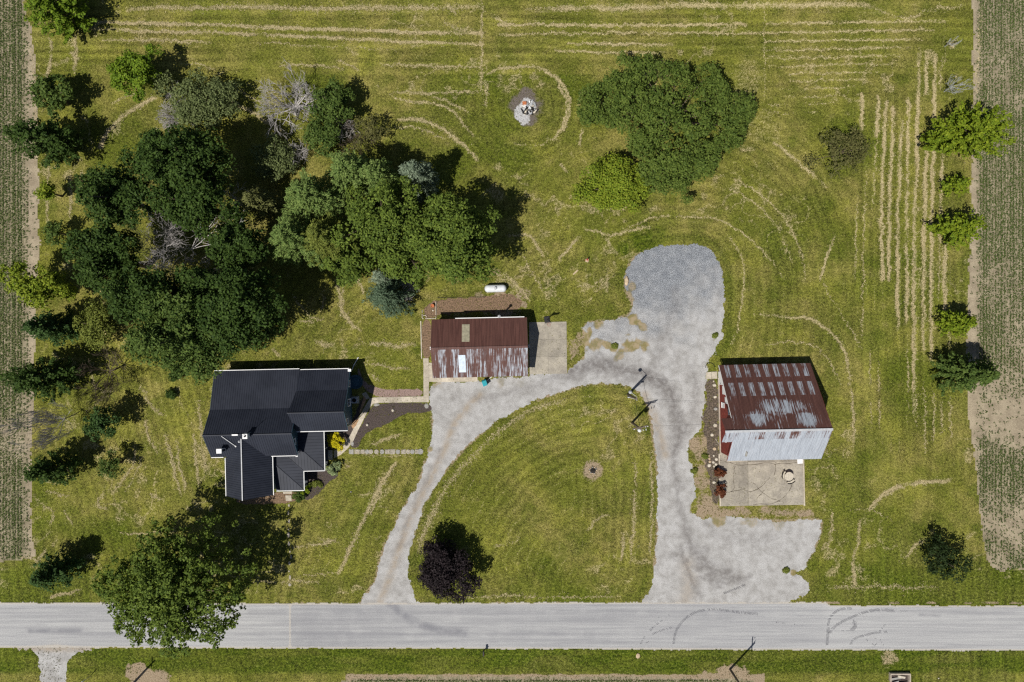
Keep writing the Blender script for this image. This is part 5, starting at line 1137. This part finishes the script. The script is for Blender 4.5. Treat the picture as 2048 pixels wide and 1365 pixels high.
def tree(label, name, px, py, rx, ry, zc, rz, leaf, kind='round', dens=1.0, ls=1.0, group=None, base=None, lobes=None, cat='tree', seed=None, gap=.0, trunk=True, rise=.35, cs=None):
    TCOUNT[0] += 1
    rg = np.random.default_rng(seed if seed is not None else 100 + TCOUNT[0])
    s = (CAM_H - zc) / FPX
    cw = P(px, py, zc); bw_ = P(*base) if base else Vector((cw.x, cw.y, 0))
    off = np.array([cw.x - bw_.x, cw.y - bw_.y, 0.0])
    RX, RY = rx * s, ry * s; R = (RX + RY) / 2; ctr = off + np.array([0, 0, zc])
    root = empty(name, label, cat, bw_, 0, group)
    tops = []
    if kind == 'round':
        vol = RX * RY
        if lobes:
            lobes = list(lobes) + [(a_ + rg.normal() * 26, b_ + rg.normal() * 22, z_ - rg.uniform(.2, 1.6), r_ * rg.uniform(.3, .6)) for a_, b_, z_, r_ in lobes]
            LC = np.array([[ (P(a_, b_, z_) - bw_).x, (P(a_, b_, z_) - bw_).y, z_] for a_, b_, z_, r_ in lobes])
            LR = np.array([r_ * s * .74 * rg.uniform(.8, 1.2) for *_, r_ in lobes])
        else:
            nl = int(np.clip(7 + vol * .75, 8, 34)); k = np.arange(nl) + .5
            ph = k * 2.39996 + rg.uniform(0, 6); cz = 1 - 1.55 * k / nl
            rr = np.sqrt(np.maximum(0, 1 - cz * cz)); d = np.stack([rr * np.cos(ph), rr * np.sin(ph), cz], 1) + rg.normal(size=(nl, 3)) * .16
            q = rg.uniform(.50, .84, nl)[:, None]
            LC = ctr + d * q * np.array([RX, RY, rz]); LR = R * rg.uniform(.20, .38, nl) * (1 if nl > 12 else 1.25)
        tops = LC
        if not lobes:
            nc_ = max(3, int(len(LC) * .55)); dc = nrm(rg.normal(size=(nc_, 3)))
            LC = np.vstack([LC, ctr + dc * rg.uniform(.12, .5, nc_)[:, None] * np.array([RX, RY, rz * .9])]); LR = np.concatenate([LR, R * rg.uniform(.30, .42, nc_)])
        cl = []
        for c, r in zip(LC, LR):
            m = int(np.clip(7.5 * r * r * dens * (1 - gap) + 4, 5, 80))
            d = nrm(rg.normal(size=(m * 3, 3)) + nrm((c - ctr)[None]) * .5 + np.array([0, 0, .35])); d = d[d[:, 2] > -.55][:m]
            cl.append(c + d * r * rg.uniform(.6, 1.15, len(d))[:, None] * np.array([1, 1, .8]))
        cl = np.vstack(cl); cs_ = cs or float(np.clip(.30 + .07 * R, .32, .72))
        per = int(np.clip(24 * dens ** .3, 12, 32))
        v, f, ti = crown_leaves(rg, cl, cs_, per, .34 * ls, .23 * ls, ctr, along=None)
    elif kind in ('spire', 'pine', 'spruce', 'ascend'):
        H_ = zc + rz; z0_ = max(.3, zc - rz); nb = int(np.clip(34 * dens * (1 + R * .45) * (rz / 3) ** .5, 30, 330)); cl = []; al = []
        for k in range(nb):
            u = (k + .5) / nb; u = u ** .85
            if kind == 'ascend': pr = math.sin(math.pi * min(1, (u * .88 + .17))) ** .75
            elif kind == 'spire': pr = (1 - u) ** .75 * min(1, .55 + u * 3)
            else: pr = (1 - u) ** .62 * min(1, .65 + u * 2.5)
            az = k * 2.39996 + rg.normal() * .3; jr = rg.uniform(.72, 1.12) * (1 + .12 * math.sin(3 * az + TCOUNT[0]))
            z = z0_ + (H_ - z0_) * u; d = np.array([math.cos(az), math.sin(az), 0])
            ln_ = np.array([RX * d[0], RY * d[1], 0]) * pr * jr; L = np.linalg.norm(ln_)
            rs = {'ascend': .9, 'spire': rise, 'pine': .22, 'spruce': -.12}[kind]
            lean = off * (z / max(H_, .1))
            m = max(1, int(L / .42)) + 1
            ts = np.linspace(.25, 1, m) if L > .5 else np.array([1.0])
            for t in ts:
                cl.append(lean + ln_ * t + np.array([0, 0, z - (rs * L * .5 if kind == 'ascend' else 0) + rs * L * t * (.6 if kind != 'spruce' else 1)]) + rg.normal(size=3) * .09)
                a_ = ln_ / max(L, .05) + np.array([0, 0, rs]); al.append(a_)
            if k % max(1, nb // 14) == 0: tops.append(lean + ln_ * .7 + np.array([0, 0, z]))
        cl = np.array(cl); al = np.array(al)
        sel = rg.random(len(cl)) > gap; cl, al = cl[sel], al[sel]
        fine = kind in ('pine', 'spruce')
        per = {'pine': 13, 'spruce': 12, 'spire': 11, 'ascend': 11}[kind]
        v, f, ti = crown_leaves(rg, cl, (cs or (.30 if fine else .32)), per, (.36 if fine else .34) * ls, (.12 if fine else .21) * ls, off * .5 + np.array([0, 0, zc * .7]), upw=.7, outw=.35, rw=.55, along=al, flat=.6)
    if trunk:
        mb = MB(); H_ = zc + rz * (.85 if kind != 'round' else .35); r0 = max(.05, .045 * (zc + rz) ** .85 * .8)
        pts = [Vector(off) * t + Vector((0, 0, H_ * t)) for t in (0, .25, .5, .75, 1)]
        mb.tube(pts, [r0 * 1.25, r0, r0 * .8, r0 * .55, r0 * .25], 7, False)
        for tp in list(tops)[:16]:
            tp = Vector(tp); st_ = Vector(off) * .4 + Vector((0, 0, min(H_ * .9, max(.4, tp.z * .55))))
            mid_ = st_.lerp(tp, .5) + Vector((0, 0, .15 * (tp - st_).length)) * (1 if kind == 'round' else 0)
            mb.tube([st_, mid_, tp], [r0 * .45, r0 * .3, r0 * .1], 5, False)
        mb.obj('trunk', MAT['bark'], root)
    link('crown', mesh_np('crown', v, f, LEAVES[leaf], dict(tint=ti)), root)
    return root
def dead_tree(label, px, py, R, hgt, base=None, n=7, depth=3, squash=1.0, lean=(0, 0), seed=1, r0=.11, name='dead_tree', mat='dead', group=None, up=.12, cat='dead tree', spread=.6):
    rg = np.random.default_rng(seed); b_ = P(*(base or (px, py))); root = empty(name, label, cat, b_, 0, group)
    top = P(px, py, hgt) - b_; mb = MB()
    t0 = Vector((top.x * .3, top.y * .3, hgt * .35))
    mb.tube([(0, 0, 0), t0 * .5, t0], [r0 * 1.3, r0, r0 * .85], 6, False)
    n = int(n * 1.5)
    for k in range(n):
        az = 2 * math.pi * k / n + rg.normal() * .3
        d = Vector((math.cos(az), math.sin(az) * squash, rg.uniform(.25, .8))) * R * .5 + Vector((top.x * .5, top.y * .5, 0))
        branchy(mb, rg, t0, d.normalized(), R * rg.uniform(.5, .75), r0 * .55, depth, up, spread, 4)
    mb.obj('branches', MAT[mat], root); return root

GL = 'trees along the left field edge'; GR = 'trees along the right field edge'; GC = 'trees of the grove above the house'; GP = 'trees of the mixed stand above the garage'
# left edge, from the top
tree('bright green tree cut off by the top left corner of the frame', 'tree', 108, 12, 62, 62, 4.6, 4.0, 'green', 'ascend', group=GL)
tree('bright round tree below the mown rows at the upper left', 'tree', 268, 143, 54, 46, 4.0, 2.7, 'green', 'round', 1.1, group=None)
tree('small dull green tree between the hay rows at the far upper left', 'tree', 106, 190, 42, 34, 3.0, 2.1, 'mid', 'round', .8, group=GL)
tree('grey green spreading tree with bare twigs on its lower left side', 'apple_tree', 405, 205, 72, 52, 2.8, 1.8, 'grey', 'round', .95, .8)
dead_tree('bare grey branches in the lower left of the grey green spreading tree', 342, 226, 2.9, 2.6, (372, 238), 8, 4, .6, seed=3, r0=.1)
tree('large dark tree at the left frame edge below the small dull green one', 'tree', 82, 278, 72, 47, 5.0, 4.2, 'dark', 'ascend', 1.0, group=GL)
# grove left of centre
tree('dark broadleaf tree at the top of the grove with a deep shadow on its right', 'tree', 364, 325, 98, 68, 10.2, 5.0, 'dark', group=GC)
tree('dark tree on the upper left shoulder of the grove', 'tree', 240, 396, 80, 60, 9.6, 4.5, 'dark', group=GC)
tree('dark tree on the left side of the grove beside the bare limbs', 'tree', 210, 515, 66, 74, 9.6, 4.5, 'dark', group=GC)
tree('dark tree in the middle of the grove above the bare limbs', 'tree', 385, 405, 82, 54, 9.6, 4.2, 'dark', group=GC)
tree('broad dark tree at the lower left of the grove', 'tree', 295, 592, 82, 66, 10.6, 5.0, 'dark', group=GC)
tree('broad green tree at the bottom of the grove nearest the house roof', 'tree', 375, 668, 95, 78, 10.8, 5.2, 'mid', group=GC, seed=151)
tree('shaded dark tree at the lower right of the grove', 'tree', 475, 622, 84, 92, 10.6, 5.2, 'dark', group=GC)
tree('shaded dark tree right of the bare limbs in the grove', 'tree', 475, 490, 66, 64, 8.4, 4.0, 'dark', group=GC)
tree('dark tree in the centre of the grove just below the bare limbs', 'tree', 395, 575, 60, 42, 10.2, 3.8, 'dark', group=GC)
dead_tree('bare pale limbs reaching across the gap in the left grove', 372, 474, 7.4, 10.5, (392, 510), 5, 5, .5, seed=5, r0=.09, spread=.5, up=.05)
dead_tree('bare pale limbs at the left end of the gap in the grove', 290, 500, 5.2, 10.0, (330, 520), 4, 5, .8, seed=6, r0=.08, spread=.55, up=.05)
tree('grey olive pine between the dark grove and the light green stand', 'pine_tree', 518, 408, 44, 44, 5.2, 4.0, 'pineolive', 'pine', 1.2, group=GP)
tree('pale grey green bush with bare twigs above the light green stand', 'bush', 552, 318, 52, 42, 2.3, 1.6, 'grey', 'round', .9, .75, cat='bush')
dead_tree('bare twiggy brush on the right of the pale grey green bush', 598, 308, 1.9, 2.2, None, 8, 3, 1, seed=8, r0=.06, name='dead_brush')
dead_tree('bare grey crooked tree standing above the dark shrubs in the back lawn', 590, 185, 4.3, 3.6, (592, 230), 9, 4, .95, seed=9, r0=.17)
tree('dark green bushy tree right of the bare grey tree', 'tree', 668, 208, 48, 44, 3.4, 2.2, 'mid', 'round', 1.0, .85)
tree('green bushy tree below the one beside the bare grey tree', 'tree', 648, 270, 46, 42, 2.8, 1.9, 'mid', 'round', .9, .85)
dead_tree('small bare grey tree between the two bushy trees and the brown brush', 688, 245, 2.0, 3.0, (682, 262), 7, 3, 1, seed=10, r0=.07)
dead_tree('heap of brown twigs at the top of the light green stand', 712, 284, 2.6, 1.6, None, 10, 3, .7, seed=11, r0=.06, name='dead_brush', mat='bark')
tree('thin see-through tree right of the brown twigs', 'tree', 738, 262, 30, 36, 2.8, 1.8, 'brown', 'round', .35, .7, gap=.5)
# mixed stand
tree('bright soft pine at the top of the light green stand', 'pine_tree', 702, 345, 68, 58, 7.5, 5.2, 'pine', 'pine', 1.2, group=GP)
tree('soft grey green pine at the upper left of the light green stand', 'pine_tree', 622, 395, 76, 66, 7.2, 5.0, 'pine', 'pine', 1.2, group=GP)
tree('soft light pine at the lower left of the light green stand', 'pine_tree', 588, 480, 70, 68, 7.2, 5.0, 'pine', 'pine', 1.2, group=GP)
tree('yellowish pine in the middle of the light green stand', 'pine_tree', 650, 478, 64, 64, 7.2, 4.8, 'olive', 'pine', 1.1, group=GP)
tree('shaded pine left of the blue spruce', 'pine_tree', 755, 356, 58, 50, 6.5, 4.5, 'pine', 'pine', 1.0, group=GP)
tree('pale blue green spruce at the upper right of the stand', 'spruce_tree', 835, 352, 50, 42, 6.4, 5.2, 'blue', 'spruce', 1.25, group=GP)
tree('light green maple in the middle of the stand', 'maple_tree', 766, 434, 78, 66, 7.8, 4.8, 'maple', group=GP)
tree('small green tree under the middle maple at the lower edge of the stand', 'tree', 700, 526, 52, 40, 4.0, 2.8, 'maple', group=GP)
tree('green tree left of the large maple near the garage', 'maple_tree', 815, 508, 70, 60, 7.0, 4.2, 'maple', group=GP)
tree('large green maple at the right end of the stand with a broad black shadow', 'maple_tree', 905, 480, 84, 92, 8.8, 5.4, 'maple', 'round', 1.0, group=GP, seed=163)
tree('dark blue green spruce above the brick edging beside the garage', 'spruce_tree', 775, 592, 56, 52, 4.6, 4.2, 'blued', 'spruce', 1.2, group=GP)
tree('small grey blue spruce behind the dark spruce near the garage', 'spruce_tree', 770, 555, 40, 26, 4.2, 3.4, 'blue', 'spruce', .9, group=GP)
dead_tree('dead brown conifer branch beside the dark spruce', 811, 580, 1.9, 4.2, (806, 588), 9, 3, 1.3, seed=13, r0=.08, mat='dead')
# right cluster
tree('very wide dark green tree in the upper right of the lawn', 'tree', 1345, 235, 165, 110, 4.6, 3.2, 'midbright', 'round', 1.7, .85, seed=21, cs=.5, lobes=[(1235,172,5.4,42),(1195,205,4.6,40),(1180,222,4.2,26),(1290,155,5.8,44),(1350,165,6.2,46),(1415,150,5.8,34),(1425,195,6.2,48),(1472,215,5.6,40),(1486,225,4.6,24),(1448,265,6,48),
     (1470,258,4.6,24),(1390,250,7.0,52),(1320,230,7.2,54),(1255,230,6.2,50),(1215,235,4.8,30),(1290,285,6.2,46),(1350,310,6.4,50),(1405,310,5.8,42),(1320,350,5.4,40),(1360,365,4.6,28),(1400,335,4.8,30),(1300,330,4.8,34),(1265,190,6.2,46)])
tree('yellow green round tree at the lower left of the very wide dark tree', 'tree', 1226, 374, 72, 56, 3.6, 2.4, 'yellow', 'round', 1.25, .8)
tree('small brownish green tree standing alone between the curved and straight hay rows', 'tree', 1685, 303, 55, 46, 2.8, 2.2, 'brown', 'round', .7, .75, gap=.35)
tree('largest bright green tree on the right field edge near the top', 'tree', 1945, 262, 84, 52, 4.9, 4.2, 'bright', 'ascend', 1.15, group=GR)
tree('smallest green tree on the right field edge below the largest bright one', 'tree', 1914, 370, 34, 24, 2.2, 1.8, 'bright', 'spire', .8, group=GR)
tree('medium yellow green tree on the right field edge, third from the top', 'tree', 1920, 457, 48, 34, 3.2, 2.6, 'bright', 'ascend', 1.1, group=GR)
tree('green tree on the right field edge just above the dark pointed one', 'tree', 1918, 646, 46, 34, 3.0, 2.6, 'bright', 'spire', 1.1, group=GR)
tree('dark pointed tree lowest of the row on the right field edge', 'tree', 1940, 748, 72, 46, 4.4, 4.2, 'mid', 'spire', 1.2, group=GR)
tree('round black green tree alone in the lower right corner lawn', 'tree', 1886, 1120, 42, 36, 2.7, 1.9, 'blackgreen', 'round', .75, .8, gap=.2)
dead_tree('upper of two thin grey blue saplings near the upper right field', 1914, 76, 1.6, 3.0, (1889, 94), 4, 2, 1, seed=15, r0=.04, up=.9, spread=.25, name='sapling', mat='galv', cat='sapling', group='saplings at the upper right')
dead_tree('larger lower thin grey blue sapling near the upper right field', 1924, 156, 2.6, 4.2, (1888, 184), 8, 2, 1, seed=16, r0=.05, up=.8, spread=.35, name='sapling', mat='galv', cat='sapling', group='saplings at the upper right')
# left edge, lower
tree('yellow green tree on the left field edge with its shadow touching the grove', 'tree', 78, 568, 64, 40, 4.8, 3.8, 'yellow', 'round', 1.0, group=GL)
tree('blue green pointed tree on the left field edge below the yellow green one', 'spruce_tree', 98, 655, 56, 44, 4.6, 4.2, 'deepgreen', 'spire', 1.1, group=GL)
tree('large dark tree on the left field edge level with the house roof top', 'tree', 80, 758, 70, 40, 5.0, 4.2, 'dark', 'ascend', 1.1, group=GL)
tree('soft olive tree between the left field edge and the grove', 'tree', 193, 652, 46, 44, 3.0, 2.2, 'olive', 'round', 1.1, .7)
tree('tiny yellow sapling beside the left field', 'sapling', 96, 384, 13, 18, 2.8, 1.5, 'yellow', 'round', .9, .8, cat='sapling')
tree('tiny dull green sapling beside the left field below the yellow one', 'sapling', 110, 464, 19, 24, 2.6, 1.6, 'mid', 'round', .5, .8, cat='sapling')
dead_tree('bare dark tree leaning over the lawn left of the grove bottom', 188, 757, 4.4, 5.5, (236, 737), 7, 4, .9, seed=17, r0=.10, up=.35, spread=.45, mat='bark')
dead_tree('feathery grey bare tree left of the small dark green tree', 90, 858, 5.6, 6.5, (148, 830), 11, 4, .8, seed=18, r0=.06, up=.8, spread=.3)
tree('small dark green tree left of the house gable', 'tree', 205, 848, 36, 30, 3.4, 2.6, 'deepgreen', 'round', .9, .85)
tree('dark pointed tree with bright tips on the left field edge below the house ridge', 'tree', 98, 940, 62, 42, 4.4, 3.8, 'dark', 'spire', .95, group=GL, gap=.1)
tree('small thin tree between the dark pointed tree and the house', 'tree', 222, 930, 25, 26, 2.6, 1.8, 'mid', 'round', .7, .7, gap=.3)
tree('dark conical tree left of the big roadside tree', 'spruce_tree', 106, 1146, 50, 42, 4.0, 3.6, 'deepgreen', 'spire', 1.1)
tree('big open roadside tree overhanging the road at the lower left', 'tree', 346, 1180, 156, 118, 8.2, 5.0, 'maple', 'round', .66, 1.0, seed=44, gap=.2, cs=.45)
tree('round purple black tree in the front lawn beside the drive entrance', 'purple_tree', 890, 1136, 60, 58, 2.6, 2.4, 'purple', 'round', 1.6, .8)
tree('tiny dark bush in the lawn below the grove', 'bush', 343, 788, 7, 7, .5, .45, 'dark', 'round', 1, .6, cat='bush', trunk=False)
tree('small dark bush just below the grove bottom', 'bush', 352, 750, 12, 9, .6, .5, 'dark', 'round', 1, .6, cat='bush', trunk=False)
# shrubs round the house and barn
tree('golden yellow shrub beside the house porch', 'shrub', 672, 882, 18, 17, .8, .75, 'gold', 'round', 2, .55, cat='shrub', trunk=False, cs=.2)
tree('pale sage shrub at the porch corner', 'shrub', 667, 937, 14, 15, .55, .5, 'sage', 'round', 2, .5, cat='shrub', trunk=False, cs=.18)
tree('round dark green shrub beside the porch landing', 'shrub', 597, 991, 12, 12, .7, .7, 'mid', 'round', 3, .45, cat='shrub', trunk=False, cs=.16)
tree('small green shrub tucked under the porch roof corner', 'shrub', 611, 979, 9, 9, .6, .6, 'bright', 'round', 3, .45, cat='shrub', trunk=False, cs=.15)
tree('low straggling green plant in the mulch right of the porch', 'plant', 632, 968, 16, 7, .25, .2, 'olive', 'round', 1, .45, cat='plant', trunk=False, cs=.15)
tree('upper red brown shrub on the left patio kerb', 'shrub', 1438, 946, 10.5, 9, .6, .55, 'redbrown', 'round', 3, .45, cat='shrub', trunk=False, cs=.16, group='red shrubs on the patio edge')
tree('lower larger red brown shrub on the left patio kerb', 'shrub', 1441, 983, 12, 13, .75, .7, 'redbrown', 'round', 3, .45, cat='shrub', trunk=False, cs=.18, group='red shrubs on the patio edge')
for k, (px_, py_, r_, lb) in enumerate([(1410,913,5,'small green weed clump at the gravel edge beside the pale stones'),(1388,942,6,'green weed clump at the gravel edge left of the red shrubs'),(1229,692,6,'green weed clump in the gravel behind the garage apron'),(1572,1141,7,'green weed clump at the edge of the lower gravel pad'),(1430,672,5,'low weeds at the right edge of the gravel turnaround')]):
    tree(lb, 'weed_clump', px_, py_, r_ * .9, r_ * .7, .1, .1, 'olive', 'round', .8, .4, cat='weeds', trunk=False, cs=.2, gap=.4)
print('trees', TCOUNT[0], 'objects', len(bpy.data.objects), 'tris', sum(len(o.data.polygons) * 2 for o in bpy.data.objects if o.type == 'MESH'))
